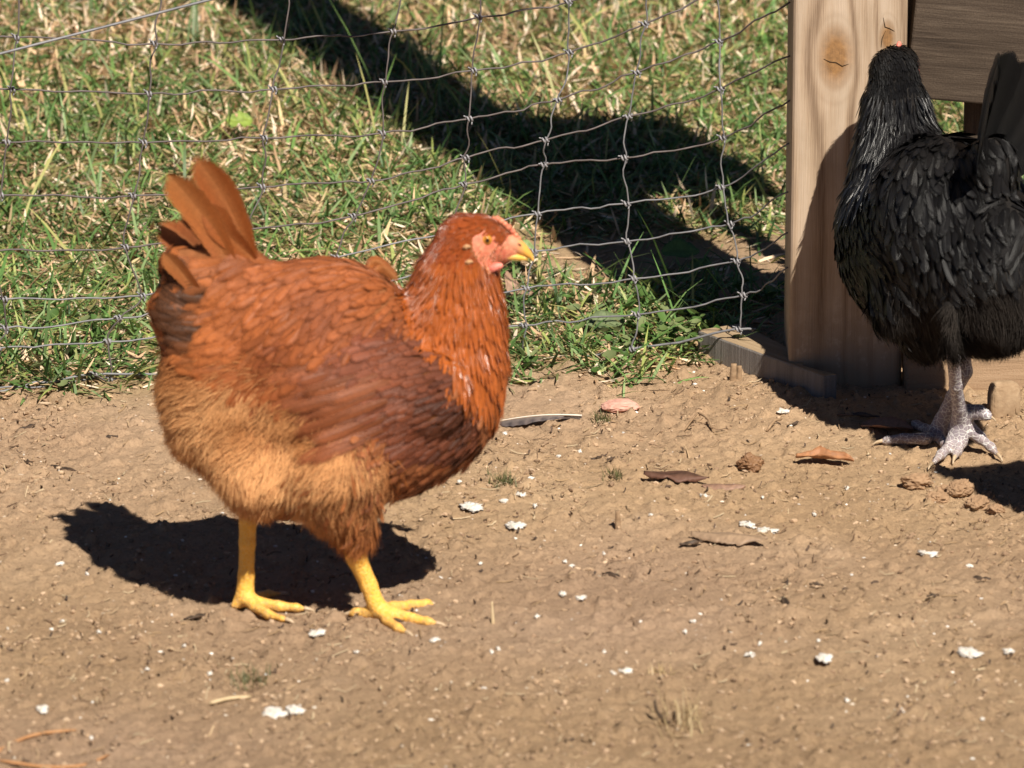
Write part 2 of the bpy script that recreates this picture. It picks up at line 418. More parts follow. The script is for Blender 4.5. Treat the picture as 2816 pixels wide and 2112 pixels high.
TANS = [(.60, .41, .25), (.70, .53, .36), (.52, .33, .20), (.58, .44, .24), (.40, .25, .14), (.80, .66, .50)]
m_grass = mat_attr('grass_blade', .5, .4, .3); m_straw = mat_attr('dry_grass', .7, .25, .2)
xr, yr = (-1.6, 1.6), (.85, 3.9)
tag(blades('grass', 125000, xr, yr, (.025, .07), (.0022, .0052), (.3, 1.45), (.1, .9), GREENS, m_grass, dens_green), kind='stuff')
tag(blades('dry_grass', 80000, xr, yr, (.016, .055), (.0024, .0062), (.5, 1.55), (-.3, .5), TANS, m_straw, dens_tan), kind='stuff')
tag(blades('straw_thatch', 98000, xr, yr, (.012, .045), (.002, .0056), (1.2, 1.6), (-.1, .2), TANS+[(.25, .18, .09), (.22, .24, .09), (.28, .30, .12)], m_straw, lambda X, Y: np.clip(dens_grass(X, Y)+.12*(Y > border_Y(X)-.02), 0, 1), .004), kind='stuff')
tag(blades('tall_grass', 2700, xr, yr, (.08, .16), (.0025, .005), (.1, 1.0), (.1, .7), GREENS[:4]+[(.4, .38, .14)], m_grass, dens_grass), kind='stuff')

def weeds():
    n = 4200; X = rng.uniform(-1.1, .42, n); Y = rng.uniform(.85, 1.5, n)
    e = dens_grass(X, Y)*np.clip(1.3-(Y-border_Y(X))*3.2, 0, 1)*(fbm(X, Y, .1, 2, 7) > .44)
    k = rng.random(n) < e; X = X[k]; Y = Y[k]; n = len(X)
    r = rng.uniform(.004, .0105, n); az = rng.uniform(0, 6.28, n); Z = ground_h(X, Y, False)+rng.uniform(.004, .035, n)
    tx = rng.uniform(-.6, .6, n); ty = rng.uniform(-.6, .6, n)
    m = 9; V = np.zeros((n, m+1, 3)); V[:, 0] = np.stack([X, Y, Z-.002], -1)
    for i in range(m):
        a = 2*np.pi*i/m; rr = r*(.45 if i == 0 else 1.0)*rng.uniform(.85, 1.1, n)
        dx = rr*np.cos(a+az); dy = rr*np.sin(a+az)
        V[:, i+1] = np.stack([X+dx, Y+dy, Z+dx*tx+dy*ty+.002], -1)
    F = (np.arange(n)[:, None, None]*(m+1)+np.array([[0, i+1, (i+1) % m+1] for i in range(m)])[None]).reshape(-1, 3)
    c = np.array([(.09, .17, .04), (.07, .13, .03), (.14, .2, .06), (.2, .24, .10)])[rng.integers(0, 4, n)]*rng.uniform(.8, 1.2, (n, 1))
    tag(mesh_np('weed_leaves', V.reshape(-1, 3), F, m_grass, col=np.repeat(c, m+1, 0)), kind='stuff')
weeds()

_ico = None
def ico(sub=1):
    bm = bmesh.new(); bmesh.ops.create_icosphere(bm, subdivisions=sub, radius=1)
    V = np.array([v.co[:] for v in bm.verts]); F = np.array([[v.index for v in f.verts] for f in bm.faces]); bm.free(); return V, F
def crumbs(name, n, xr, yr, sr, cols, mat, flat=(.45, .9), dens=None, sub=1):
    IV, IF = ico(sub)
    X = rng.uniform(*xr, n); Y = rng.uniform(*yr, n)
    if dens is not None:
        k = rng.random(n) < dens(X, Y); X = X[k]; Y = Y[k]
    n = len(X)
    s = sr[0]*(sr[1]/sr[0])**(rng.random(n)**2.2)
    ax = rng.uniform(.6, 1.5, n); fl = rng.uniform(*flat, n); az = rng.uniform(0, 6.28, n)
    J = rng.uniform(.68, 1.25, (n, len(IV), 1))
    P = IV[None]*J*np.stack([s*ax, s/ax, s*fl], -1)[:, None]
    ca, sa = np.cos(az)[:, None], np.sin(az)[:, None]
    Q = np.stack([P[..., 0]*ca-P[..., 1]*sa, P[..., 0]*sa+P[..., 1]*ca, P[..., 2]], -1)
    Z = ground_h(X, Y)+s*fl*.35
    Q += np.stack([X, Y, Z], -1)[:, None]
    F = (np.arange(n)[:, None, None]*len(IV)+IF[None]).reshape(-1, 3)
    cols = np.array(cols); c = cols[rng.integers(0, len(cols), n)]*rng.uniform(.75, 1.2, (n, 1))
    return mesh_np(name, Q.reshape(-1, 3), F, mat, col=np.repeat(c, len(IV), 0), smooth=False)
m_soil = mat_attr('soil_crumb', .95, .1, 0, .25, 260)
SOILS = [(.40, .275, .175), (.35, .24, .15), (.46, .33, .22), (.27, .18, .115)]
dirt_d = lambda X, Y: np.clip(1-sm((Y-border_Y(X)-.03)/.02), 0, 1)*np.clip(fbm(X, Y, .16, 3, 3)*2.4-.45, .2, 1)
tag(crumbs('soil_crumbs', 52000, (-.95, .95), (-.78, 1.4), (.0006, .0040), SOILS, m_soil, (.4, .9), dirt_d), kind='stuff')
tag(crumbs('pale_grit', 1500, (-.9, .9), (-.7, 1.2), (.0009, .0028), [(.7, .62, .52), (.8, .77, .72), (.5, .4, .3)], m_soil, (.4, .8), dirt_d), kind='stuff')
def litter(name, n, xr, yr, Lr, Wr, cols, mat, dens):
    X = rng.uniform(*xr, n); Y = rng.uniform(*yr, n); k = rng.random(n) < dens(X, Y); X = X[k]; Y = Y[k]; n = len(X)
    mb_v = []; mb_f = []; L = rng.uniform(*Lr, n); W = rng.uniform(*Wr, n); az = rng.uniform(0, 3.14, n)
    V = np.zeros((n, 3, 2, 3))
    bend = rng.uniform(-.25, .25, n); lift = rng.uniform(.001, .006, n)
    for i, v in enumerate((-.5, 0, .5)):
        a = az+bend*v*2; cx = X+np.cos(a)*v*L; cy = Y+np.sin(a)*v*L; cz = ground_h(cx, cy)+.0015+lift*abs(v)*rng.choice([0, 1, 2], n)
        for j, sg in enumerate((-1, 1)):
            V[:, i, j] = np.stack([cx-np.sin(a)*sg*W*.5, cy+np.cos(a)*sg*W*.5, cz+sg*W*.3], -1)
    F = (np.arange(n)[:, None, None]*6+np.array([[0, 1, 3, 2], [2, 3, 5, 4]])[None]).reshape(-1, 4)
    cols = np.array(cols); c = cols[rng.integers(0, len(cols), n)]*rng.uniform(.7, 1.2, (n, 1))
    return mesh_np(name, V.reshape(-1, 3), F, mat, col=np.repeat(c, 6, 0))
tag(litter('straw_litter', 5200, (-.9, .9), (-.75, 1.3), (.004, .024), (.0006, .0016), [(.42, .30, .18), (.33, .22, .12), (.5, .39, .25), (.16, .10, .06)], m_straw, dirt_d), kind='stuff')
tag(litter('dark_litter', 1500, (-.9, .9), (-.75, 1.3), (.0015, .010), (.0007, .0028), [(.06, .04, .03), (.10, .065, .045)], m_straw, dirt_d), kind='stuff')

# ------------------------------------------------------------------ the timber: post, rail, pickets, planks
def bev(o, wdt=.004, seg=2):
    md = o.modifiers.new('bevel', 'BEVEL'); md.width = wdt; md.segments = seg; md.limit_method = 'ANGLE'; return o
PF = .945                                   # the post's front face
pl, pr = at(2174, 600, PF)[0], at(2487, 600, PF)[0]
pcx = (pl+pr)/2; pw = pr-pl
kA = at(2298, 150, PF); kB = at(2440, 130, PF)
KNOTS = [(kA[0]-pcx, kA[2]-.004, .022, .55), (kB[0]-pcx, kB[2]+.012, .010, .45), (-.02, 1.1, .02, .6), (.03, 1.8, .02, .6)]
post = empty('fence_post', (pcx, PF+pw/2, 0))
tag(post, 'pale square new timber post with an oval knot, beside the black hen', 'post')
mb = MB(); mb.box(-pw/2, pw/2, -pw/2, pw/2, -.05, 3.35)
m_post = mat_new_wood()
bev(mb.build('shaft', m_post, post, False), .007, 3)
def cracks(pts_list, Yp):
    for pts in pts_list:
        mb = MB(); P = np.array([at(x, y, Yp) for x, y in pts])-np.array(post.location)
        k = len(P); mb.tube(P, [.0002]+[.0006]*(k-2)+[.0002], 5); mb.build('drying_crack', m_dark, post)
m_dark = mat_plain('dark_crack', (.03, .02, .012), (.07, .045, .025), 90, .9, .1, 0)
cracks([[(2265, 162), (2282, 170), (2300, 172), (2316, 182), (2334, 176)], [(2429, 48), (2434, 74), (2446, 78), (2460, 86)],
        [(2436, 84), (2426, 105), (2423, 130)]], PF-.0004)

m_rail = mat_old_wood('weathered_rail_wood', [(.026, .018, .013), (.064, .046, .033), (.125, .094, .068)], 0)
gate = empty('picket_gate', (pr+.3, 1.0, 0)); tag(gate, 'weathered dark gate with a wide rail across upright pickets, behind the black hen', 'gate')
gl = np.array(gate.location)
a = at(2480, 268, .985); b_ = at(2816, 297, .985)
ang = math.atan2(b_[2]-a[2], b_[0]-a[0]); GX = .745
zz = 0.0
for k, hh in enumerate((.235, .225, .24, .23, .235)):
    if k in (1, 2): zz += hh+.012; continue  # upper rails are unseen; gate width and gaps shaped for the grass shadow
    mb = MB(); mb.box(.004, GX-pr, 0, .036, 0, hh)
    M = Matrix.Translation(Vector(a-gl+np.array([0, 0, zz]))) @ Matrix.Rotation(-ang*(1-k*.2), 4, 'Y')
    o = mb.build('rail', m_rail, gate, False); o.matrix_local = M; bev(o, .003); zz += hh+.012
m_pick = mat_old_wood('picket_wood', [(.03, .022, .016), (.065, .048, .035), (.11, .085, .062)], 2)
for (s0, s1) in ((2492, 2553), (2653, 2735)):
    x0 = at(s0, 285, 1.03)[0]; x1 = at(s1, 285, 1.03)[0]
    mb = MB(); mb.box(x0, x1, 1.024, 1.044, .012, 1.5)
    V = np.concatenate(mb.v)-gl; mb.v = [V]
    bev(mb.build('picket', m_pick, gate, False), .002)
# plank on the ground under the gate, half buried
m_plank = mat_old_wood('dirty_plank_wood', [(.17, .105, .06), (.29, .19, .115), (.38, .265, .17)], 0, .7, .002)
p0 = at(2470, 1098, .935); 
mb = MB(); mb.box(0, 1.0, 0, .045, -.02, .062)
o = mb.build('kick_plank', m_plank, None, False); o.location = (pr+.003, .925, gz(pr, .92)-.002); o.rotation_euler = (R(-14), R(-1.5), 0); bev(o, .006, 3)
tag(o, 'dusty weathered plank edge lying along the ground right of the post', 'plank')
# short timber on the ground in front of the fence end
A = G(1916, 985); B = G(2264, 1106)
dirv = (B-A)[:2]; Lb = float(np.linalg.norm(dirv)); an = math.atan2(dirv[1], dirv[0])
m_grey = mat_old_wood('sawn_grey_wood', [(.13, .112, .098), (.205, .183, .165), (.28, .255, .23)], 2, 1.0, .0012)
m_top = mat_old_wood('tan_top_wood', [(.22, .15, .085), (.33, .235, .14), (.42, .31, .2)], 0)
mb = MB()
foot = [(0, 0), (Lb, 0), (Lb+.003, .020), (Lb*.80, .010), (Lb*.66, .040), (.004, .068)]
n5 = len(foot); V = [(x, y, z) for z in (-.008, .029) for x, y in foot]
mb.add(V, [tuple(range(n5))[::-1], tuple(range(n5, 2*n5))]+[(i, (i+1) % n5, (i+1) % n5+n5, i+n5) for i in range(n5)])
o = mb.build('timber_offcut', [m_grey, m_top], None, False)
o.location = (A[0], A[1], gz(A[0], A[1])); o.rotation_euler = (0, R(1.0), an)
for p in o.data.polygons:
    if p.normal.z > .9: p.material_index = 1
bev(o, .003)
tag(o, 'short sawn timber with a grey front face lying at the foot of the post', 'timber')

# added board out of frame, shaped only to cast the shadow by the black feet
def shadow_board():
    XB = .80
    def pt(sx, sy):
        g = G(sx, sy); h = (XB-g[0])/SUN_A; return np.array([XB, g[1]-SUN_B*h, h])
    tip1, tip2, up, lo = pt(2575, 1284), pt(2590, 1296), pt(2816, 1262), pt(2816, 1392)
    gu = up+(up-tip1)*(up[2]/(tip1[2]-up[2])); gl = lo+(lo-tip2)*(lo[2]/(tip2[2]-lo[2]))
    P = [tip2, tip1, gu-np.array([0, 0, .02]), gl-np.array([0, 0, .02])]
    V = [p+np.array([dx, 0, 0]) for dx in (-.009, .009) for p in P]
    mb = MB(); mb.add(V, [(0, 1, 2, 3), (7, 6, 5, 4)]+[(i, i+4, (i+1) % 4+4, (i+1) % 4) for i in range(4)])
    return tag(mb.build('shadow_caster_board', m_pick, None, False), 'unseen board added beyond the right edge to shade the ground by the black feet', 'board')
shadow_board()

# ------------------------------------------------------------------ wire fence
KN = {
 'i': [(-330, 108), (-345, 252), (-352, 398), (-372, 545), (-380, 700), (-360, 832), (-362, 915), (-380, 980), (-385, 1085), (-390, 1145)],
 'h': [(45, 103), (34, 246), (20, 392), (2, 537), (-10, 690), (13, 823), (15, 902), (-5, 958), (-10, 1067), (-20, 1122)],
 'g': [(425, 120), (409, 258), (396, 393), (366, 538), (346, 680), (392, 814), (327, 874), (297, 939), (302, 1043), (262, 1103)],
 'f': [(775, 110), (753, 246), (728, 380), (721, 514), (672, 632), (655, 760), (620, 835), (590, 900), (590, 1000), (580, 1088)],
 'e': [(1081, 86), (1057, 225), (1052, 366), (1021, 498), (971, 595), (925, 708), (900, 800), (880, 880), (870, 970), (860, 1062)],
 'd': [(1317, 46), (1303, 194), (1291, 327), (1282, 434), (1276, 507), (1230, 640), (1205, 745), (1180, 838), (1170, 932), (1160, 1027)],
 'c': [(1563, 5), (1566, 144), (1536, 275), (1500, 385), (1497, 453), (1479, 588), (1469, 691), (1449, 793), (1442, 895), (1430, 993)],
 'b': [(1790, -75), (1773, 65), (1752, 199), (1729, 320), (1717, 434), (1724, 560), (1725, 664), (1744, 766), (1752, 865), (1739, 960)],
 'a': [(1968, -155), (1972, -22), (1977, 113), (1981, 244), (1987, 379), (1984, 515), (2008, 616), (2026, 718), (2044, 812), (2032, 905)]}
ENDS = [(2172, -250), (2172, -118), (2172, 6), (2172, 154), (2172, 276), (2169, 394), (2167, 528), (2165, 640), (2166, 735), (2078, 906)]
def fence_Y(sx): return float(np.interp(sx, [-400, 0, 700, 1430, 2000, 2174], [.86, .90, .985, 1.085, 1.06, .985]))
m_wire = mat_plain('galvanised_wire', (.12, .118, .124), (.22, .215, .225), 60, .5, .5, 0)
m_rust = mat_plain('dull_wire', (.075, .060, .056), (.15, .125, .12), 45, .65, .4, 0)
m_knot = mat_plain('knot_wire', (.19, .185, .195), (.32, .31, .325), 200, .5, .45, 0)
fence = empty('wire_fence', (0, 1.0, 0)); tag(fence, 'sagging grey woven wire mesh fence running left from the post', 'wire fence')
fl = np.array(fence.location)
cols_order = 'ihgfedcba'
P3 = {}
for c in cols_order:
    for r, (sx, sy) in enumerate(KN[c]):
        p = at(sx, sy, fence_Y(sx)+rng.uniform(-.006, .006))
        if c in 'ihgfed' and r == 9: p[2] = max(p[2], gz(p[0], p[1])+.003)
        P3[c, r] = p-fl
for r in range(10):
    pts = [P3[c, r] for c in cols_order]+[at(*ENDS[r], fence_Y(ENDS[r][0]) if r < 9 else 1.07)-fl]
    C = catmull(pts, 10); k = len(C)
    t = np.arange(k)
    wob = (vnoise(t*.55+r*13.7, t*0+r, 1)-.5)
    wob2 = (vnoise(t*.5+r*3.1, t*0+r+4, 2)-.5)
    amp = np.minimum(1, np.abs(((t/10.0+.5) % 1)-.5)*6)
    C[:, 2] += wob*.006*amp; C[:, 1] += wob2*.006*amp
    mb = MB(); mb.tube(C, .00120 if r < 9 else .0017, 6); mb.build('line_wire', m_rust if r < 5 else m_wire, fence)
# knot: wire wrapped twice round the crossing with two cut tails
th = np.linspace(0, 4*math.pi, 26)
H = np.stack([np.linspace(-.0042, .0042, 26), .0030*np.cos(th), .0030*np.sin(th)], -1)
mbk = MB(); mbk.tube(H, .00135, 5)
mbk.tube([(-.0034, .003, 0), (-.005, -.001, .004), (-.007, -.002, .005)], .001, 5); mbk.tube([(.0034, .003, 0), (.002, -.001, -.005), (.001, -.002, -.0075)], .001, 5)
knot0 = None
for ci, c in enumerate(cols_order):
    pts = [P3[c, r] for r in range(10)]
    top = 2*pts[0]-pts[1]; bot = pts[9]+(pts[9]-pts[8])*.35 if c in 'gi' else pts[9]
    seg = []
    full = [top]+pts+([bot] if c in 'gi' else [])
    C = catmull(full, 8); k = len(C); t = np.arange(k)
    C[:, 0] += (vnoise(t*.33+ci*7.7, t*0+ci, 3)-.5)*.006
    C[:, 1] -= .0025
    mb = MB(); mb.tube(C, .00112, 6); st = mb.build('stay_wire', m_wire if c in 'abc' else m_rust, fence)
    for r in range(10):
        if KN[c][r][1] < -40 or KN[c][r][0] < -40: continue
        if knot0 is None:
            kn = mbk.build('wire_knot', m_knot, st); knot0 = kn
        else:
            kn = knot0.copy(); COL.objects.link(kn); kn.parent = st
        nx_ = P3[cols_order[min(ci+1, 8)], r]-P3[cols_order[max(ci-1, 0)], r]
        kn.location = P3[c, r]; kn.rotation_euler = (random.uniform(-.6, .6), -math.atan2(nx_[2], nx_[0]), math.atan2(nx_[1], nx_[0]))
        kn.scale = (1.02,)*3
# the separate taut wire crossing the corner
mb = MB()
a0 = at(-420, 258, .80); a1 = at(0, 148, .84); a2 = at(574, 0, .90); a3 = at(2172, -412, .985)
mb.tube(catmull([a0, a1, a2, a3], 8), .0018, 7)
tag(mb.build('guy_wire', m_wire), 'smooth straight grey wire slanting across the upper left mesh', 'wire')

# ------------------------------------------------------------------ implicit surfaces for the animals
class SDF:
    def __init__(s, lo, hi, h):
        s.lo = np.array(lo, float); s.h = h
        n = np.ceil((np.array(hi)-s.lo)/h).astype(int)+1
        s.ax = [s.lo[i]+h*np.arange(n[i]) for i in range(3)]
        s.F = np.full(n, .05, np.float32)
    def cone(s, a, b, ra, rb, k=.012, ky=1.0, y0=0.0, F=None):
        a = np.array(a, float); b = np.array(b, float)
        m = max(ra, rb)+k+.03
        lo = np.minimum(a, b)-m; hi = np.maximum(a, b)+m
        sl = []
        for i in range(3):
            i0 = max(0, int((lo[i]-s.lo[i])/s.h)); i1 = min(s.F.shape[i], int((hi[i]-s.lo[i])/s.h)+2)
            if i1 <= i0: return
            sl.append(slice(i0, i1))
        X = s.ax[0][sl[0]][:, None, None].astype(np.float32); Y = s.ax[1][sl[1]][None, :, None].astype(np.float32); Z = s.ax[2][sl[2]][None, None, :].astype(np.float32)
        Y = (Y-y0)*ky+y0
        a2 = a.copy(); b2 = b.copy(); a2[1] = (a[1]-y0)*ky+y0; b2[1] = (b[1]-y0)*ky+y0
        d = b2-a2; dd = d.dot(d)+1e-12
        t = np.clip(((X-a2[0])*d[0]+(Y-a2[1])*d[1]+(Z-a2[2])*d[2])/dd, 0, 1)
        D = np.sqrt((X-a2[0]-t*d[0])**2+(Y-a2[1]-t*d[1])**2+(Z-a2[2]-t*d[2])**2)-(ra+(rb-ra)*t)
        Fs = s.F[sl[0], sl[1], sl[2]]
        hh = np.clip(.5+.5*(Fs-D)/k, 0, 1)
        s.F[sl[0], sl[1], sl[2]] = Fs*(1-hh)+D*hh-k*hh*(1-hh)
    def mesh(s):
        F = s.F; S = F < 0
        c = lambda A, i, j, k: A[i:A.shape[0]-1+i, j:A.shape[1]-1+j, k:A.shape[2]-1+k]
        cnt = sum(c(S, i, j, k).astype(np.int8) for i in (0, 1) for j in (0, 1) for k in (0, 1))
        act = (cnt > 0) & (cnt < 8); idx = np.full(act.shape, -1, np.int64); idx[act] = np.arange(act.sum())
        base = np.argwhere(act).astype(float); acc = np.zeros_like(base); num = np.zeros(len(base))
        cor = {(i, j, k): c(F, i, j, k)[act] for i in (0, 1) for j in (0, 1) for k in (0, 1)}
        for A in cor:
            for d in range(3):
                if A[d] == 1: continue
                B = list(A); B[d] = 1; B = tuple(B)
                fa, fb = cor[A], cor[B]; x = (fa < 0) != (fb < 0)
                t = np.where(x, fa/(fa-fb+1e-20), 0)
                p = np.array(A, float)[None].repeat(len(base), 0); p[:, d] += t
                acc[x] += p[x]; num[x] += 1
        V = s.lo+(base+acc/num[:, None])*s.h
        Q = []
        for d in range(3):
            e1, e2 = [(1, 2), (2, 0), (0, 1)][d]
            sl0 = [slice(None)]*3; sl1 = [slice(None)]*3; sl0[d] = slice(0, -1); sl1[d] = slice(1, None)
            s0, s1 = S[tuple(sl0)], S[tuple(sl1)]
            E = np.argwhere(s0 != s1)
            ok = np.all([(E[:, e] > 0) & (E[:, e] < F.shape[e]-1) for e in (e1, e2)], axis=0); E = E[ok]
            sg = s0[tuple(E.T)]
            def cell(o1, o2):
                C = E.copy(); C[:, e1] -= o1; C[:, e2] -= o2; return idx[tuple(C.T)]
            q = np.stack([cell(1, 1), cell(0, 1), cell(0, 0), cell(1, 0)], -1)
            q[~sg] = q[~sg][:, ::-1]
            Q.append(q)
        Q = np.concatenate(Q); Q = Q[(Q >= 0).all(1)]
        return V, Q

# ------------------------------------------------------------------ feathers
class Plumage:
    def __init__(s, V, Q):
        s.V = V; s.Q = Q
        s.bvh = BVHTree.FromPolygons([Vector(v) for v in V], [tuple(q) for q in Q])
        a, b, c, d = (V[Q[:, i]] for i in range(4))
        n = np.cross(c-a, d-b); ar = np.linalg.norm(n, axis=1)
        s.nor = n/(ar[:, None]+1e-12); s.cen = (a+b+c+d)/4; s.cum = np.cumsum(ar*.5)
    def sample(s, n):
        k = np.searchsorted(s.cum, rng.random(n)*s.cum[-1])
        q = s.Q[k]; r1 = rng.random((n, 1)); r2 = rng.random((n, 1))
        p = (s.V[q[:, 0]]*(1-r1)+s.V[q[:, 1]]*r1)*(1-r2)+(s.V[q[:, 3]]*(1-r1)+s.V[q[:, 2]]*r1)*r2
        return p, s.nor[k]
ROWS = np.array([0, .22, .48, .75, .92, 1.0])
def feather_set(name, pl, pts, nrm, flow, L, W, lift, base, colf, mat, parent, wprof=(.55, .85, 1.0, .98, .68, .12), camber=.16, roll=.12, spread=.10):
    n = len(pts); V = np.zeros((n, 6, 3, 3)); wp = np.array(wprof)
    find = pl.bvh.find_nearest
    for i in range(n):
        p = Vector(pts[i]); nn = Vector(nrm[i]); t0 = Vector(flow[i])
        t = (t0-nn*t0.dot(nn)); 
        if t.length < 1e-4: t = nn.orthogonal()
        t.normalize()
        sd0 = nn.cross(t); t = (t+sd0*random.gauss(0, spread)).normalized()
        rl = random.gauss(0, roll); prev = 0.0; li = lift[i]*(random.uniform(.5, 1.2) if random.random() < .75 else random.uniform(1.2, 2.6)); ba = base*random.uniform(.6, 1.4)
        for r in range(6):
            stp = (ROWS[r]-prev)*L[i]; prev = ROWS[r]
            if stp > 0:
                q = find(p+t*stp)
                if q[0] is not None: p = q[0]; nn = (nn*.3+q[1]*.7).normalized()
                t = (t-nn*t.dot(nn)).normalized()
            s_ = nn.cross(t); up = (nn+s_*rl).normalized(); s2 = (s_-nn*rl).normalized()
            c = p+up*(ba+li*ROWS[r])
            hw = W[i]*.5*wp[r]
            V[i, r, 1] = c
            V[i, r, 0] = c-s2*hw-up*(camber*hw); V[i, r, 2] = c+s2*hw-up*(camber*hw)
    b = np.arange(n)[:, None, None]*18
    q = np.array([[r*3+j, r*3+j+1, r*3+j+4, r*3+j+3] for r in range(5) for j in range(2)])
    F = (b+q[None]).reshape(-1, 4)
    UV = np.zeros((n, 6, 3, 2)); UV[..., 0] = np.array([-1, 0, 1])[None, None]; UV[..., 1] = ROWS[None, :, None]
    C = colf(pts, n)                     # (n,6,3,3)
    return mesh_np(name, V.reshape(-1, 3), F, mat, parent, col=C.reshape(-1, 3), uv=UV.reshape(-1, 2))
def thin(p, rad):
    """indices of points at least rad apart"""
    g = {}; keep = []
    ir = 1/rad
    for i in range(len(p)):
        k = (int(math.floor(p[i][0]*ir)), int(math.floor(p[i][1]*ir)), int(math.floor(p[i][2]*ir))); ok = True
        for a in (-1, 0, 1):
            for b in (-1, 0, 1):
                for c in (-1, 0, 1):
                    for j in g.get((k[0]+a, k[1]+b, k[2]+c), ()):
                        d = p[i]-p[j]
                        if d.dot(d) < rad*rad: ok = False; break
                    if not ok: break
                if not ok: break
            if not ok: break
        if ok: g.setdefault(k, []).append(i); keep.append(i)
    return np.array(keep, int)
def strands(name, pts, nrm, flow, L, W, out, droop, cols, mat, parent):
    """downy fluff: fine tapering strips"""
    n = len(pts); t = flow-nrm*(flow*nrm).sum(1, keepdims=True); t /= np.linalg.norm(t, axis=1)[:, None]+1e-9
    o = out*rng.uniform(.5, 1.4, (n, 1))
    d = t+nrm*o+rng.normal(0, .17, (n, 3)); d /= np.linalg.norm(d, axis=1)[:, None]
    s = np.cross(nrm, d)+rng.normal(0, .18, (n, 3)); s /= np.linalg.norm(s, axis=1)[:, None]+1e-9
    V = np.zeros((n, 3, 2, 3)); pos = pts-nrm*.002
    for r, (v, wv) in enumerate(((0, 1.0), (.5, .9), (1, .25))):
        c = pos+d*(L*v)[:, None]-nrm*(L*o[:, 0]*.55*v*v)[:, None]+np.array([0, 0, -1])*(L*droop*v*v)[:, None]
        for j, sg in enumerate((-1, 1)): V[:, r, j] = c+s*(sg*W*wv*.5)[:, None]
    F = (np.arange(n)[:, None, None]*6+np.array([[0, 1, 3, 2], [2, 3, 5, 4]])[None]).reshape(-1, 4)
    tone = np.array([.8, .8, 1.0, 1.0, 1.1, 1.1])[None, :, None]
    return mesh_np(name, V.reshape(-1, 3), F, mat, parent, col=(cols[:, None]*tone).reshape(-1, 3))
def quill(name, root, mid, tip, side, W, cols, mat, parent, camber=.14, prof=None):
    """one large tail feather along a bent shaft; side = across direction"""
    P = catmull([root, mid, tip], 13); k = len(P); T = np.gradient(P, axis=0); T /= np.linalg.norm(T, axis=1)[:, None]
    v = np.linspace(0, 1, k)
    w_ = np.interp(v, [0, .25, .6, .85, .95, 1], prof or [.35, .75, 1, .95, .7, .15])*W*.5
    S = np.array(side, float)[None]-T*(T@np.array(side, float))[:, None]; S /= np.linalg.norm(S, axis=1)[:, None]
    Nn = np.cross(T, S); us = np.array([-1, -.55, -.06, .06, .55, 1.0])
    V = np.zeros((k, 6, 3)); C = np.zeros((k, 6, 3)); UV = np.zeros((k, 6, 2))
    jag = rng.uniform(.93, 1.04, (k, 2))
    for j, u in enumerate(us):
        e = jag[:, 0 if u < 0 else 1] if abs(u) == 1 else 1
        V[:, j] = P+S*(w_*u*e)[:, None]-Nn*(camber*w_*u*u)[:, None]+(Nn*.0008 if abs(u) < .1 else 0)
        UV[:, j] = np.stack([np.full(k, u), v], -1)
        base = np.array(cols[0])*(1-v[:, None])+np.array(cols[1])*v[:, None]
        if abs(u) < .1: base = base*.6+np.array(cols[2])*.4
        if u < -.9: base = base*1.15
        C[:, j] = base
    i = np.arange(k*6).reshape(k, 6)
    F = np.stack([i[:-1, :-1], i[1:, :-1], i[1:, 1:], i[:-1, 1:]], -1).reshape(-1, 4)
    return mesh_np(name, V.reshape(-1, 3), F, mat, parent, col=C.reshape(-1, 3), uv=UV.reshape(-1, 2))

# design space of a hen: units of a picture 2212 wide, nose to the right; (u, w) -> metres, feet at w = 1322
KU = .463/900.0; KW = .463/(900.0*.9585)
def HP(u, w_, y=0.0): return np.array([(u-680)*KU, y, (1322-w_)*KW])
def UW(P): return P[:, 0]/KU+680, 1322-P[:, 2]/KW

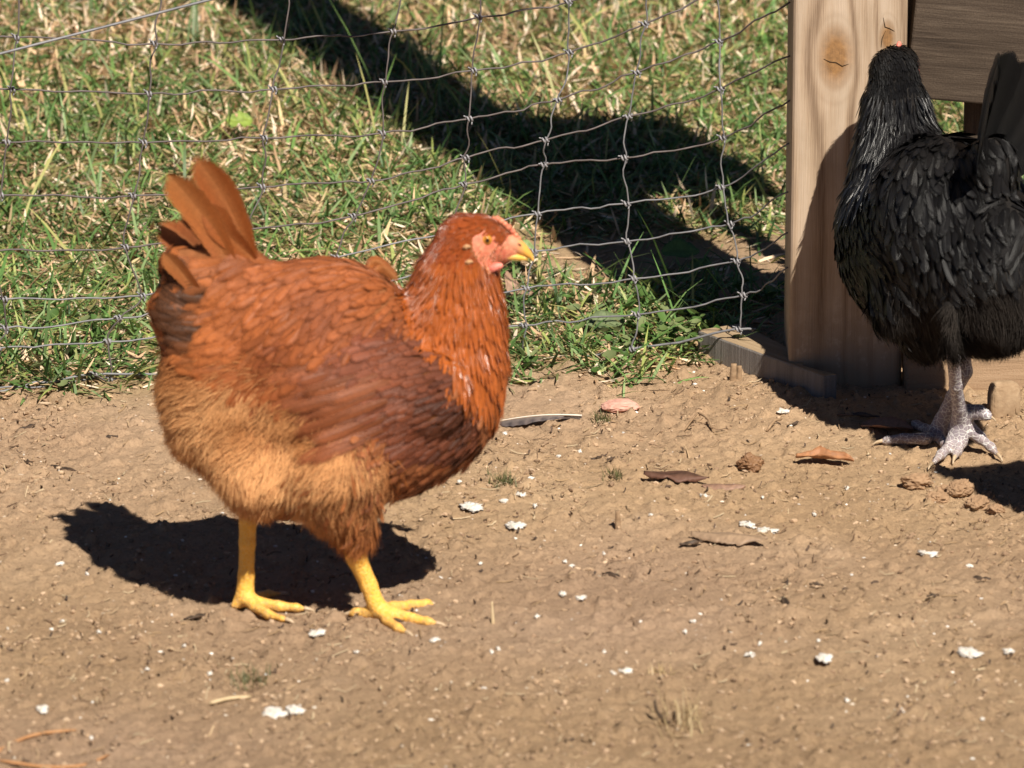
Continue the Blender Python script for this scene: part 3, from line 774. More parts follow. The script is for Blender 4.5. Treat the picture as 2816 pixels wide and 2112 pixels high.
def build_hen(name, root, spec):
    """body surface with head and legs in one mesh; feathers as children"""
    lo, hi = spec['bbox']
    s = SDF(lo, hi, spec.get('h', .0026))
    for (a, b, ra, rb, ky, k) in spec['body']: s.cone(HP(*a), HP(*b), ra*KU, rb*KU, k, ky, (a[2] if len(a) > 2 else 0.0))
    for (a, b, ra, rb) in spec['legs']: s.cone(a, b, ra, rb, .004)
    V, Q = s.mesh()
    # which part of the surface is leg
    def segd(P, a, b, ra, rb):
        a = np.array(a, float); b = np.array(b, float); d = b-a; t = np.clip((P-a)@d/(d@d+1e-12), 0, 1)
        return np.linalg.norm(P-a-t[:, None]*d, axis=1)-(ra+(rb-ra)*t)
    fc = V[Q].mean(1)
    dl = np.min([segd(fc, *L) for L in spec['legs']], axis=0)
    u, w_ = UW(fc)
    mi = np.zeros(len(Q), int)
    mi[(dl < .0035) & (fc[:, 2] < spec['leg_top'])] = 2
    mi[spec['face'](u, w_, fc[:, 1])] = 1
    body = mesh_np('body', V, Q, spec['mats'], root, mi=mi)
    keepq = Q[mi != 2]
    pl = Plumage(V, keepq)
    regs = []
    for reg in spec['regions']:
        if reg['name'] in ('wing_feathers', 'flight_feathers'):
            for sg in (-1, 1): regs.append(dict(reg, mask=(lambda f, sg: lambda u, w_, y: f(u, w_, y) & (y*sg > 0))(reg['mask'], sg)))
        else: regs.append(reg)
    for reg in regs:
        p, n = pl.sample(reg['cand']); u, w_ = UW(p)
        k = reg['mask'](u, w_, p[:, 1]); p = p[k]; n = n[k]
        if reg['kind'] == 'strand':
            m = len(p); u, w_ = UW(p)
            fl_ = reg['flow'](u, w_, p[:, 1]); L = rng.uniform(*reg['L'], m); W = rng.uniform(*reg['W'], m)
            strands(reg['name'], p, n, fl_, L, W, reg['out'], reg['droop'], reg['col'](u, w_, p[:, 1]), reg['mat'], root)
        else:
            kp = thin(p, reg['gap']); p = p[kp]; n = n[kp]; m = len(p); u, w_ = UW(p)
            fl_ = reg['flow'](u, w_, p[:, 1]); L = rng.uniform(*reg['L'], m); W = rng.uniform(*reg['W'], m)
            if 'scale' in reg:
                sc = reg['scale'](u, w_); L = L*sc; W = W*sc
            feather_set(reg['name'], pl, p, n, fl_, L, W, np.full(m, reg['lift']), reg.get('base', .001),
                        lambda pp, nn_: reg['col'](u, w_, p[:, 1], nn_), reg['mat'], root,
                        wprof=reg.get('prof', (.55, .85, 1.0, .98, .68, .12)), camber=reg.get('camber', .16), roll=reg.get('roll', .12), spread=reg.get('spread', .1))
    return body, pl
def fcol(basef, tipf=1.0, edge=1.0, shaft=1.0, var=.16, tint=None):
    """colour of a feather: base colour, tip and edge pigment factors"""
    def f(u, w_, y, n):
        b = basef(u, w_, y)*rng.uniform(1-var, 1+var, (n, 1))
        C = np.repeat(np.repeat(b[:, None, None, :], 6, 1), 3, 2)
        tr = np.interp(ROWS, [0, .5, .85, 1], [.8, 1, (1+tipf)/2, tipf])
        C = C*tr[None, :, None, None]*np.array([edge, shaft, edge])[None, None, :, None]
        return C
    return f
def const(*c): return lambda u, w_, y: np.tile(np.array(c, float), (len(u), 1))
def vec(*a):
    n = max(len(np.atleast_1d(x)) for x in a)
    return np.stack([np.broadcast_to(np.asarray(x, float), (n,)) for x in a], -1)

def claw(parent, a, b, L, r, mat):
    a = np.array(a, float); b = np.array(b, float); d = b-a; d /= np.linalg.norm(d)
    P = catmull([b-d*.004+np.array([0, 0, .0010]), b+d*L*.45+np.array([0, 0, .0008]), b+d*L+np.array([0, 0, -.0016])], 4)
    mb = MB(); mb.tube(P, np.linspace(r, r*.25, len(P)), 7); return mb.build('claw', mat, parent)
# parts of the head, in design units
def eye(parent, u, w_, y, r, mat, sgn):
    V, F = ico(3); V = V*np.array([r, r*.72, r])
    o = mesh_np('eye', V, F, mat, parent); o.location = HP(u, w_, y); o.rotation_euler = (0, 0, R(8)*sgn)
    return o
def mat_eye():
    m, t, b = new_mat('hen_eye')
    co = objco(t); sx = N(t, 'ShaderNodeSeparateXYZ'); t.links.new(co, sx.inputs[0])
    r = mth(t, 'SQRT', mth(t, 'ADD', mth(t, 'MULTIPLY', sx.outputs[0], sx.outputs[0]), mth(t, 'MULTIPLY', sx.outputs[2], sx.outputs[2])))
    c = ramp(t, mth(t, 'MULTIPLY', r, 1/.0065), [(.30, (.006, .005, .004)), (.40, (.42, .16, .02)), (.78, (.60, .27, .04)), (.93, (.30, .12, .04))])
    t.links.new(c.outputs[0], b.inputs['Base Color']); b.inputs['Roughness'].default_value = .08; b.inputs['Specular IOR Level'].default_value = .6
    return m
def mat_skin(name, c1, c2, c3):
    m, t, b = new_mat(name); co = objco(t)
    f = noise(t, co, 160, 5, .65)
    c = ramp(t, f, [(.3, c1), (.5, c2), (.7, c3)]).outputs[0]
    t.links.new(c, b.inputs['Base Color']); b.inputs['Roughness'].default_value = .5; b.inputs['Specular IOR Level'].default_value = .35
    b.inputs['Subsurface Weight'].default_value = .15; b.inputs['Subsurface Radius'].default_value = (.004, .0015, .001)
    bump(t, b, noise(t, co, 420, 3, .6), .0008)
    return m
def mat_beak(root_c, tip_c, x0, x1):
    m, t, b = new_mat('beak_horn'); co = objco(t); sx = N(t, 'ShaderNodeSeparateXYZ'); t.links.new(co, sx.inputs[0])
    k = N(t, 'ShaderNodeMapRange'); k.inputs[1].default_value = x0; k.inputs[2].default_value = x1; t.links.new(sx.outputs[0], k.inputs[0])
    f = mth(t, 'ADD', k.outputs[0], mth(t, 'MULTIPLY', mth(t, 'SUBTRACT', noise(t, co, 250, 3), .5), .3))
    c = ramp(t, f, [(.2, root_c), (.75, tip_c)]).outputs[0]
    t.links.new(c, b.inputs['Base Color']); b.inputs['Roughness'].default_value = .38; b.inputs['Specular IOR Level'].default_value = .45
    return m
def beak_mesh(parent, top, bot, wid, mat, name='beak'):
    """loft: top and bottom edge curves in design units, half-widths in metres"""
    mb = MB(); n = 10; V = []
    for (tu, tw), (bu, bw), hw in zip(top, bot, wid):
        a = HP(tu, tw); b = HP(bu, bw); c = (a+b)/2; hz = (a-b)/2
        for k in range(n):
            th_ = 2*math.pi*k/n
            V.append(c+hz*math.cos(th_)+np.array([0, hw*math.sin(th_), 0]))
    m = len(top)
    F = [(i*n+k, i*n+(k+1) % n, (i+1)*n+(k+1) % n, (i+1)*n+k) for i in range(m-1) for k in range(n)]
    F += [tuple(range(n)), tuple(range((m-1)*n, m*n))[::-1]]
    mb.add(V, F); return mb.build(name, mat, parent)

# ------------------------------------------------------------------ the red hen
m_down = mat_plain('dark_down', (.15, .055, .02), (.27, .10, .038), 90, .9, .1, .001)
m_face = mat_skin('face_skin', (.50, .12, .07), (.64, .20, .115), (.70, .34, .19))
m_comb = mat_skin('comb_skin', (.60, .13, .10), (.74, .20, .15), (.80, .32, .24))
m_yleg = mat_leg('yellow_leg', ((.90, .43, .05), (.95, .53, .085)), (.94, .64, .22), .4, 210.0, .09)
m_fred = mat_feather('red_feather', .48, .32, .0, .14, .75)
m_tail = mat_feather('tail_vane', .5, .3, .0, .12, .35, 650.0)
m_hack = mat_feather('hackle_feather', .24, .9, .0, .10)
m_fluff = mat_attr('hen_fluff', .8, .12, .25)
O = G(866, 1684)
red = empty('hen', (O[0], O[1], gz(O[0], O[1])), 0.0)
tag(red, 'rust red hen with yellow legs striding right across the bare dirt', 'chicken')

def yl(*pts): return pts
def leg_chain(pts):
    return [(pts[i][0], pts[i+1][0], pts[i][1], pts[i+1][1]) for i in range(len(pts)-1)]
def D(u, w_, y, z=None):
    p = HP(u, w_, y)
    if z is not None: p[2] = z
    return p
yN, yF = -.022, .022
legs = []
# far leg (left in the picture)
legs += leg_chain([(D(548, 1040, yF), .0125), (D(537, 1095, yF), .0118), (D(534, 1180, yF), .0094), (D(531, 1250, yF), .0095), (D(527, 1296, yF), .0115)])
far_c = D(527, 1296, yF)
legs += leg_chain([(far_c, .0105), (D(548, 1318, yF-.004, .009), .0088), (D(600, 1320, yF-.012, .0065), .0072), (D(640, 1320, yF-.016, .006), .0056), (D(664, 1318, yF-.017, .004), .0022)])
legs += leg_chain([(far_c, .010), (D(550, 1318, yF-.018, .008), .0075), (D(580, 1322, yF-.04, .006), .0062), (D(612, 1322, yF-.052, .0045), .0040), (D(626, 1322, yF-.056, .003), .0018)])
legs += leg_chain([(far_c, .010), (D(545, 1318, yF+.016, .008), .0075), (D(575, 1318, yF+.034, .006), .006), (D(606, 1318, yF+.042, .004), .0025)])
legs += leg_chain([(far_c, .0095), (D(516, 1312, yF, .008), .0080), (D(505, 1322, yF-.004, .005), .0052)])
# near leg (right in the picture)
legs += leg_chain([(D(752, 1120, yN-.012), .014), (D(772, 1185, yN-.004), .0120), (D(797, 1245, yN), .0100), (D(812, 1285, yN), .0105), (D(824, 1306, yN), .0125)])
nc = D(824, 1306, yN, .011)
legs += leg_chain([(nc, .0115), (D(850, 1318, yN-.006, .0095), .0095), (D(890, 1320, yN-.016, .007), .0076), (D(925, 1320, yN-.024, .006), .0060), (D(950, 1320, yN-.028, .004), .0022)])
legs += leg_chain([(nc, .011), (D(850, 1315, yN+.018, .009), .0085), (D(888, 1318, yN+.034, .007), .0070), (D(922, 1318, yN+.044, .006), .0058), (D(938, 1318, yN+.047, .003), .0020)])
legs += leg_chain([(nc, .010), (D(838, 1320, yN-.024, .007), .0072), (D(862, 1322, yN-.048, .006), .0062), (D(885, 1322, yN-.062, .004), .0024)])
legs += leg_chain([(nc, .0100), (D(795, 1318, yN+.004, .008), .0078), (D(768, 1318, yN+.008, .0065), .0062), (D(752, 1320, yN+.010, .004), .0026)])
RB = [  # a, b, ra, rb, sideways squeeze, blend
 ((565, 835, 0), (700, 800, 0), 190, 232, 1.42, .02),
 ((700, 800, 0), (840, 866, 0), 230, 200, 1.40, .02),
 ((840, 866, 0), (900, 850, 0), 200, 180, 1.38, .015),
 ((960, 770, 0), (978, 690, 0), 137, 110, 1.30, .012),
 ((976, 690, 0), (992, 600, 0), 108, 78, 1.2, .010),
 ((990, 600, 0), (1008, 540, 0), 84, 62, 1.15, .015),
 ((1008, 532, 0), (1040, 524, 0), 60, 50, 1.35, .012),
 ((1040, 526, 0), (1082, 540, 0), 44, 30, 1.35, .010),
 ((1050, 554, 0), (1085, 556, 0), 24, 16, 1.2, .010),
 ((1082, 536, 0), (1108, 541, 0), 26, 17, 1.3, .010),
 ((600, 690, 0), (510, 590, 0), 112, 56, 1.5, .02),
 ((690, 850, -.062), (925, 825, -.060), 78, 92, 2.4, .006),
 ((690, 850, .062), (925, 825, .060), 78, 92, 2.4, .006),
 ((500, 660, 0), (405, 585, 0), 85, 44, 1.25, .015),
 ((470, 740, 0), (392, 668, 0), 95, 52, 1.2, .02),
 ((510, 590, 0), (480, 545, 0), 62, 34, 1.6, .02),
 ((470, 780, 0), (430, 720, 0), 100, 60, 1.4, .03),
 ((480, 900, 0), (470, 840, 0), 105, 100, 1.35, .03),
 ((730, 980, -.045), (765, 1120, -.030), 105, 46, 1.1, .02),
 ((590, 1000, -.01), (700, 1010, -.01), 92, 92, 1.0, .04),
 ((570, 960, .045), (545, 1062, .026), 95, 36, 1.1, .02),
 ((560, 980, -.040), (560, 1000, -.035), 80, 70, 1.1, .03),
]
def side(y): return np.sign(y)
ub_w = [560, 590, 615, 640, 690, 740, 790, 840, 880, 910]; ub_u = [905, 890, 876, 882, 920, 962, 1000, 1044, 1085, 1130]
def is_hack(u, w_, y): return ~((u > 1046) & (w_ < 590)) & (u > np.interp(w_, ub_w, ub_u)) & (w_ < 905) & (w_ > 555)
def face_r(u, w_): return ((u-1066)/66)**2+((w_-538)/46)**2
def is_face(u, w_, y):
    brow = np.interp(u, [1008, 1022, 1038, 1055, 1068, 1080, 1090, 1100, 1108, 1130], [530, 508, 499, 496, 502, 514, 522, 508, 496, 500])
    return ((face_r(u, w_) < 1) & (u > 1020+.5*np.clip(w_-530, 0, 40)) & (w_ < 586) & (w_ > brow) & (np.abs(y) > .004)) | ((u > 1104) & (w_ < 600))
def is_head(u, w_, y): return (w_ < 600) & (u > 900) & ~is_face(u, w_, y)
def wingpoly(u, w_):
    top = np.interp(u, [620, 700, 800, 900, 960, 1040], [800, 735, 690, 690, 730, 860]); bot = np.interp(u, [620, 700, 760, 830, 900, 1000, 1050], [815, 835, 850, 900, 955, 985, 930])
    return (u > 622) & (u < 1052) & (w_ > top) & (w_ < bot)
def is_wing(u, w_, y): return wingpoly(u+34*(fbm(u, w_, 45, 3, 6)-.5), w_+44*(fbm(u+99, w_, 45, 3, 7)-.5)) & (np.abs(y) > .03) & ~is_hack(u, w_, y)
def fluff_line(u): return np.interp(u, [300, 400, 520, 620, 760, 840, 900], [765, 775, 785, 795, 860, 930, 1300])
def is_fluff(u, w_, y): return (w_ > fluff_line(u)) & (u < 850) & ~wingpoly(u, w_)
def is_thigh(u, w_, y): return (u > 640) & (u < 880) & (w_ > 960) & ~wingpoly(u, w_)
def is_breast(u, w_, y): return ~is_hack(u, w_, y) & ~wingpoly(u, w_) & (w_ > 780) & (u > 790)
def is_back(u, w_, y): return ~is_hack(u, w_, y) & ~is_wing(u, w_, y) & ~is_fluff(u, w_, y) & ~is_breast(u, w_, y) & (w_ > 560) & (u < 985)
def noise_uw(u, w_, s, seed): return fbm(u, w_, s, 3, seed)
def col_hack(u, w_, y):
    f = np.clip((w_-560)/330, 0, 1)[:, None]; return np.array([.43, .105, .020])*(1-f)+np.array([.47, .125, .026])*f
def col_back(u, w_, y):
    f = np.clip((noise_uw(u, w_, 90, 1)[:, None]-.5)*1.6+.55, 0, 1); tail = np.clip((640-u)/160, 0, 1)[:, None]
    c = np.array([.19, .050, .018])*(1-f)+np.array([.40, .120, .038])*f
    c = c*(1-tail)+np.array([.43, .135, .040])*tail
    cavity_shade = (np.clip((u-368)/14, 0, 1)*np.clip((486-u+40*(fbm(w_, u, 30, 2, 2)-.5))/20, 0, 1)*np.clip((w_-560)/25, 0, 1)*np.clip((770-w_)/40, 0, 1))[:, None]  # shade of the hollow under the tail painted into the feather colour
    return c*(1-cavity_shade)+np.array([.10, .040, .018])*cavity_shade
def col_wing(u, w_, y):
    f = noise_uw(u, w_, 90, 2)[:, None]; fr = np.clip((u-820)/160, 0, 1)[:, None]
    c = np.array([.20, .058, .030])*(1-f)+np.array([.33, .105, .050])*f
    re = np.clip((800-u)/120, 0, 1)[:, None]
    c = c*(1-re)+np.array([.36, .115, .044])*re
    sp = (fbm(u, w_, 26, 2, 1)[:, None] > .60)*fr
    return c*(1-fr*.30)*(1-.45*sp)
def col_breast(u, w_, y):
    f = noise_uw(u, w_, 60, 3)[:, None]; lo = np.clip((w_-950)/130, 0, 1)[:, None]
    return (np.array([.25, .078, .030])*(1-f)+np.array([.43, .155, .055])*f)*(1-lo*.2)
def col_fluff(u, w_, y):
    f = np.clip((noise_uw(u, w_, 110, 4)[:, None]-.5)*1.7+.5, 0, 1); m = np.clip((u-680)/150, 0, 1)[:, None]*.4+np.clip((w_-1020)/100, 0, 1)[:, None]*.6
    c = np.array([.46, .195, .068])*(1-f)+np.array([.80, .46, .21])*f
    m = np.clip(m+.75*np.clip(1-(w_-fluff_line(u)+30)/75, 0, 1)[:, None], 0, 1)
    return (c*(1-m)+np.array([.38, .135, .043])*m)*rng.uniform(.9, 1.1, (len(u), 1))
def col_thigh(u, w_, y):
    f = noise_uw(u, w_, 40, 5)[:, None]
    return np.array([.25, .08, .028])*(1-f)+np.array([.44, .16, .052])*f
def swirl(u, w_, y, amp):
    return vec(amp*(fbm(u, w_, 90, 2, 3)-.5)*2, 0*u, amp*(fbm(u+300, w_+70, 90, 2, 4)-.5)*2)
red_regions = [
 dict(name='head_feathers', kind='f', cand=60000, mask=is_head, gap=.0017, L=(.008, .013), W=(.0024, .0036), lift=.0010, base=.0006,
      flow=lambda u, w_, y: vec(-.9+(w_-500)/160, 0*u, -.45-np.clip((w_-480)/80, 0, 1)), col=fcol(const(.37, .080, .018), 1.1, 1.0, 1.0, .14), mat=m_hack, camber=.1),
 dict(name='face_bristles', kind='f', cand=30000, mask=lambda u, w_, y: is_face(u, w_, y) & (u < 1092) & (w_ > 530+.0*u) & (((u-1053)**2+(w_-518)**2) > 22**2), gap=.0017, L=(.0035, .0075), W=(.0008, .0015), lift=.0012, base=.0004,
      flow=lambda u, w_, y: vec(-.8+0*u, 0*u, -.6), col=fcol(const(.50, .19, .085), 1.2, 1, 1, .25), mat=m_hack),
 dict(name='neck_feathers', kind='f', cand=90000, mask=is_hack, gap=.0026, L=(.028, .042), W=(.0048, .0070), lift=.0027, base=.0010,
      scale=lambda u, w_: np.interp(w_, [560, 640, 760], [.5, .8, 1.0]),
      flow=lambda u, w_, y: vec(np.clip((u-1000)/190, -.5, .5)-.12, .15*np.sign(y), -1), col=fcol(col_hack, 1.12, 1.0, 1.05, .15), mat=m_hack,
      prof=(.6, .9, 1.0, .75, .42, .06), camber=.22, roll=.18, spread=.05),
 dict(name='wing_feathers', kind='f', cand=60000, mask=is_wing, gap=.0060, L=(.025, .034), W=(.0100, .0130), lift=.0016, base=.0012,
      scale=lambda u, w_: np.interp(u, [640, 760, 880, 1040], [1.9, 1.45, .95, .60]),
      flow=lambda u, w_, y: vec(-.9+0*u, 0*u, -.40-.12*np.clip((w_-850)/100, -1, 1)), col=fcol(col_wing, 1.35, 1.08, .9, .15), mat=m_fred,
      prof=(.6, .9, 1.0, 1.0, .8, .25), camber=.12, roll=.10, spread=.08),
 dict(name='flight_feathers', kind='f', cand=60000, mask=lambda u, w_, y: (u > 770) & (u < 850) & (w_ > 770) & (w_ < 905) & (np.abs(y) > .05), gap=.0135, L=(.066, .084), W=(.0135, .0165), lift=.0034, base=.0032,
      flow=lambda u, w_, y: vec(-.95+0*u, 0*u, -.30-.0006*(w_-800)), col=fcol(lambda u, w_, y: np.tile(np.array([.33, .105, .042]), (len(u), 1)), 1.2, 1.12, .72, .12), mat=m_fred,
      prof=(.5, .8, 1.0, 1.0, .85, .3), camber=.14, roll=.06, spread=.05),
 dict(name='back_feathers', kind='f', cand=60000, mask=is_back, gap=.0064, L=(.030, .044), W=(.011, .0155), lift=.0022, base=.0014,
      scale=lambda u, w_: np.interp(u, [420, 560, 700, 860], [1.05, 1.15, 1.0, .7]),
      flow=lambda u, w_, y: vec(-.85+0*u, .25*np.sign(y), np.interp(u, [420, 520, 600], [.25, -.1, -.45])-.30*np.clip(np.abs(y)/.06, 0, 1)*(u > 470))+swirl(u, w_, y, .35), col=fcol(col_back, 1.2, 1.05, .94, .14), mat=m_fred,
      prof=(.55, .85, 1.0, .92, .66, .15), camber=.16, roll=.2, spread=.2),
 dict(name='breast_feathers', kind='f', cand=60000, mask=is_breast, gap=.0052, L=(.018, .026), W=(.0080, .0115), lift=.0030, base=.0012,
      flow=lambda u, w_, y: vec(-.75+.9*np.clip((u-960)/100, 0, 1), .1*np.sign(y), -.6)+swirl(u, w_, y, .45), col=fcol(col_breast, 1.25, .95, .85, .22), mat=m_fred,
      prof=(.5, .8, 1.0, 1.0, .75, .2), camber=.16, roll=.2, spread=.22),
 dict(name='thigh_feathers', kind='f', cand=60000, mask=is_thigh, gap=.0085, L=(.018, .030), W=(.005, .009), lift=.0050, base=.0015,
      flow=lambda u, w_, y: vec(-.28-(760-u)/500, 0*u, -1)+swirl(u, w_, y, .5), col=fcol(col_thigh, 1.25, .95, 1.0, .25), mat=m_fred,
      prof=(.5, .85, 1.0, .8, .5, .05), camber=.2, roll=.3, spread=.3),
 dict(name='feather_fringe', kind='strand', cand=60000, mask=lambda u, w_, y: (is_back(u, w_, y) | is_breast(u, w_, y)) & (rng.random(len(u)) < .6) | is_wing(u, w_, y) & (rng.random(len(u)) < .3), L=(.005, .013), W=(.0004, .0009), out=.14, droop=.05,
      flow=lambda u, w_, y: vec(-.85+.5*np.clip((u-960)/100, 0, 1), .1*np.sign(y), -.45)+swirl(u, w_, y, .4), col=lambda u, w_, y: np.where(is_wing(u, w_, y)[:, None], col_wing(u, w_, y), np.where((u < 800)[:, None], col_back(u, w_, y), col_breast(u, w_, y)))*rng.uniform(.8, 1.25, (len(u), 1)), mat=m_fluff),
 dict(name='fluff', kind='strand', cand=230000, mask=lambda u, w_, y: (w_ > fluff_line(u)-34*rng.random(len(u))**2*2+12+70*(fbm(u, w_, 60, 3, 5)-.5)) & (u < 850) & ~wingpoly(u, w_) & ~(is_thigh(u, w_, y) & (rng.random(len(u)) < .2)), L=(.010, .030), W=(.0004, .0009), out=.42, droop=.12,
      flow=lambda u, w_, y: vec(np.interp(u, [350, 480, 620, 800], [-.8, -.6, -.4, -.25]), .1*np.sign(y), np.interp(w_, [780, 900, 1000], [-.25, -.65, -1]))+swirl(u, w_, y, .8)+vec(1.5*(fbm(u, w_, 26, 2, 6)-.5), 0*u, 1.2*(fbm(u+40, w_, 26, 2, 7)-.5)), col=col_fluff, mat=m_fluff),
]
def slim(L): # toes a little leaner
    return [(a, b, ra*(.82 if b[2] < .012 else .94), rb*(.80 if b[2] < .012 else .94)) for a, b, ra, rb in L]
legs = slim(legs)
m_claw = mat_plain('claw_horn', (.38, .27, .16), (.55, .42, .28), 300, .45, .4, 0)
red_body, red_pl = build_hen('hen', red, dict(
    bbox=((-.205, -.13, -.004), (.245, .13, .47)), h=.0026, body=RB, legs=legs, leg_top=HP(0, 1060)[2]+.01,
    face=is_face, mats=[m_down, m_face, m_yleg], regions=red_regions))
for L_ in legs:
    if L_[3] < .0032: claw(red, L_[0], L_[1], .0085, .0028, m_claw)
# tail: separate large feathers, near side first
OR, DK, LT = (.40, .115, .028), (.30, .085, .024), (.55, .24, .09)
def tailq(r, m, t, ys, Wd, cols, sd):
    quill('tail_feather', D(r[0], r[1], ys[0]), D(m[0], m[1], ys[1]), D(t[0], t[1], ys[2]), sd, Wd*KU, cols, m_tail, red)
UP = (1, 0, .55)
tailq((560, 600), (508, 455), (438, 343), (-.004, -.010, -.016), 84, (OR, (.40, .12, .03), LT), (.8, -.25, .45))
tailq((520, 600), (455, 470), (380, 374), (-.014, -.022, -.030), 80, (OR, (.50, .18, .05), LT), (.75, -.25, .5))
tailq((540, 590), (500, 470), (452, 385), (.014, .022, .028), 70, (DK, OR, LT), (.8, .3, .45))
TAIL_SHADE = (.12, .045, .018)  # the tail hollow's shade put into the base colour of these feathers
tailq((500, 610), (450, 545), (396, 492), (.020, .026, .032), 74, (TAIL_SHADE, DK, LT), (.6, .4, .6))
tailq((480, 620), (420, 555), (352, 500), (.010, .016, .020), 66, (TAIL_SHADE, DK, LT), (.6, .4, .6))
tailq((450, 640), (405, 580), (368, 540), (-.024, -.028, -.028), 46, (OR, (.50, .19, .06), LT), (.6, -.3, .7))
tailq((560, 560), (500, 500), (470, 440), (-.018, -.022, -.024), 66, (OR, (.42, .13, .035), LT), (.75, -.25, .5))
tailq((440, 740), (380, 690), (328, 655), (-.004, .0, .002), 56, (TAIL_SHADE, OR, LT), (.4, .5, .7))
# head parts
def on_side(pl, u, w_, sg, out=0.0):
    p = HP(u, w_, sg*.12); h = pl.bvh.ray_cast(Vector(p), Vector((0, -sg, 0)))
    y = h[0].y if h[0] is not None else sg*.02
    return HP(u, w_, y+sg*out)
iris = mat_eye()
eye(red, 1052, 517, -.0195, 11.5*KU, iris, 1); eye(red, 1052, 517, .0195, 11.5*KU, iris, -1)
bk = mat_beak((.64, .26, .15), (.74, .38, .07), HP(1108, 0)[0], HP(1142, 0)[0])
beak_mesh(red, [(1094, 511), (1106, 514), (1120, 521), (1134, 535), (1146, 550), (1152, 567)], [(1090, 553), (1100, 554), (1114, 556), (1130, 560), (1144, 566), (1150, 572)],
          [.0115, .0104, .0086, .0064, .0040, .0009], bk, 'upper_beak')
beak_mesh(red, [(1080, 548), (1094, 548), (1112, 550), (1128, 555), (1140, 562)], [(1080, 568), (1094, 568), (1110, 569), (1126, 570), (1139, 570)],
          [.0104, .0096, .0078, .0052, .001], mat_beak((.66, .36, .12), (.72, .45, .09), HP(1085, 0)[0], HP(1130, 0)[0]), 'lower_beak')
def lump(name, parent, c, rad, mat, rot=0, jit=.12, sub=3):
    V, F = ico(sub); V = V*(1+jit*(fbm(V[:, 0]*3+5, V[:, 2]*3+V[:, 1]*2, 1.0, 2, 2)-.5)[:, None]*2)*np.array(rad)
    o = mesh_np(name, V, F, mat, parent); o.location = c; o.rotation_euler = (0, rot, 0); return o
for sg in (-1, 1): lump('wattle', red, on_side(red_pl, 1062, 573, sg, .0012)+np.array([.0035, 0, -.0008]), (.0095, .0036, .0046), m_comb, R(-22))
m_tuft = mat_plain('pale_ear_tuft', (.40, .18, .08), (.56, .34, .18), 200, .9, .1, .001)
for uu, ww in ((1001, 527), (1006, 557)):
    for sg in (-1, 1): lump('ear_tuft', red, on_side(red_pl, uu+8, ww, sg, .0022), (.0036, .0013, .0028), m_tuft, R(-35), .8)
m_nost = mat_plain('nostril_skin', (.10, .03, .02), (.16, .05, .03), 200, .7, .2, 0)
for sg in (-1, 1): lump('nostril', red, HP(1121, 532, sg*.0080), (.0024, .0009, .0009), m_nost, R(28))
# low comb: a row of small points on the forehead
mb = MB()
for (u, w_, r) in ((1066, 480, 4), (1074, 482, 5), (1082, 487, 5.5), (1090, 493, 6), (1098, 500, 6), (1106, 508, 5.5), (1113, 516, 5), (1119, 523, 4)):
    V, F = ico(2); mb.add(V*np.array([r*KU*1.3, .0036, r*KU*1.3])*rng.uniform(.8, 1.2)+HP(u, w_, 0), F)
mb.build('comb', m_face, red)
# the far wing's shoulder feather that shows above the back
for (a_, b2, c_, w2) in (((775, 665), (822, 610), (862, 640), 26), ((770, 660), (806, 598), (850, 622), 24), ((780, 665), (815, 622), (846, 645), 24)):
    quill('wing_feather', D(*a_, .05), D(*b2, .058), D(*c_, .062), (.4, .3, .8), w2*KU, (OR, (.30, .10, .03), LT), m_tail, red)

# ------------------------------------------------------------------ the black hen
YAW = R(117)
OB = G(2606, 1250)+np.array([.004, .055, 0])
hen2 = empty('hen', (OB[0], OB[1], gz(OB[0], OB[1])-.030), YAW)
tag(hen2, 'glossy black hen with grey scaly legs walking away beside the post', 'chicken')
_c, _s = math.cos(YAW), math.sin(YAW)
def WL(p):
    d = np.array(p, float)-np.array(hen2.location); return np.array([d[0]*_c+d[1]*_s, -d[0]*_s+d[1]*_c, d[2]])
def WP(sx, sy, Y): return WL(at(sx, sy, Y))
def WG(sx, sy, z): return WL(G(sx, sy, z))
m_bdown = mat_plain('black_down', (.010, .009, .009), (.022, .019, .017), 90, .9, .1, .001)
m_bleg = mat_leg('grey_leg', ((.25, .21, .235), (.36, .31, .33)), (.82, .79, .76), .9, 150.0, .046, .03)
m_bskin = mat_skin('dark_face_skin', (.30, .06, .05), (.42, .11, .09), (.5, .2, .16))
m_fblk = mat_feather('black_feather', .42, .2, .0, .0001, .5)
m_bhack = mat_feather('black_hackle', .28, .42, .0, .0)
m_btail = mat_feather('black_tail_vane', .5, .25, .0, .02, .15, 650.0)
m_bfluff = mat_attr('black_fluff', .8, .10, .05)
bl = []
A0 = WP(2644, 1160, .648)
bl += leg_chain([(WP(2614, 850, .565), .0105), (WP(2618, 925, .560), .0092), (WP(2622, 985, .572), .0080), (WP(2628, 1060, .60), .0076), (WP(2638, 1120, .628), .0086), (A0, .0130)])
bl += leg_chain([(A0, .0115), (WG(2618, 1218, .014), .0088), (WG(2588, 1250, .009), .0078), (WG(2560, 1280, .003), .0026)])
bl += leg_chain([(A0, .0110), (WG(2694, 1204, .018), .0080), (WG(2725, 1230, .010), .0074), (WG(2748, 1256, .003), .0024)])
bl += leg_chain([(A0, .012), (WG(2640, 1215, .016), .0095), (WG(2632, 1240, .009), .0085), (WG(2624, 1262, .003), .003)])
bl += leg_chain([(A0+np.array([0, 0, .012]), .0105), (WP(2690, 1133, .640), .0088), (WP(2712, 1142, .630), .0066), (WP(2722, 1147, .628), .003)])
B0 = WP(2574, 1192, .70)
bl += leg_chain([(WP(2645, 950, .665), .0100), (WP(2652, 1022, .672), .0098), (WP(2620, 1090, .685), .0080), (WP(2590, 1155, .697), .0090), (B0, .0115)])
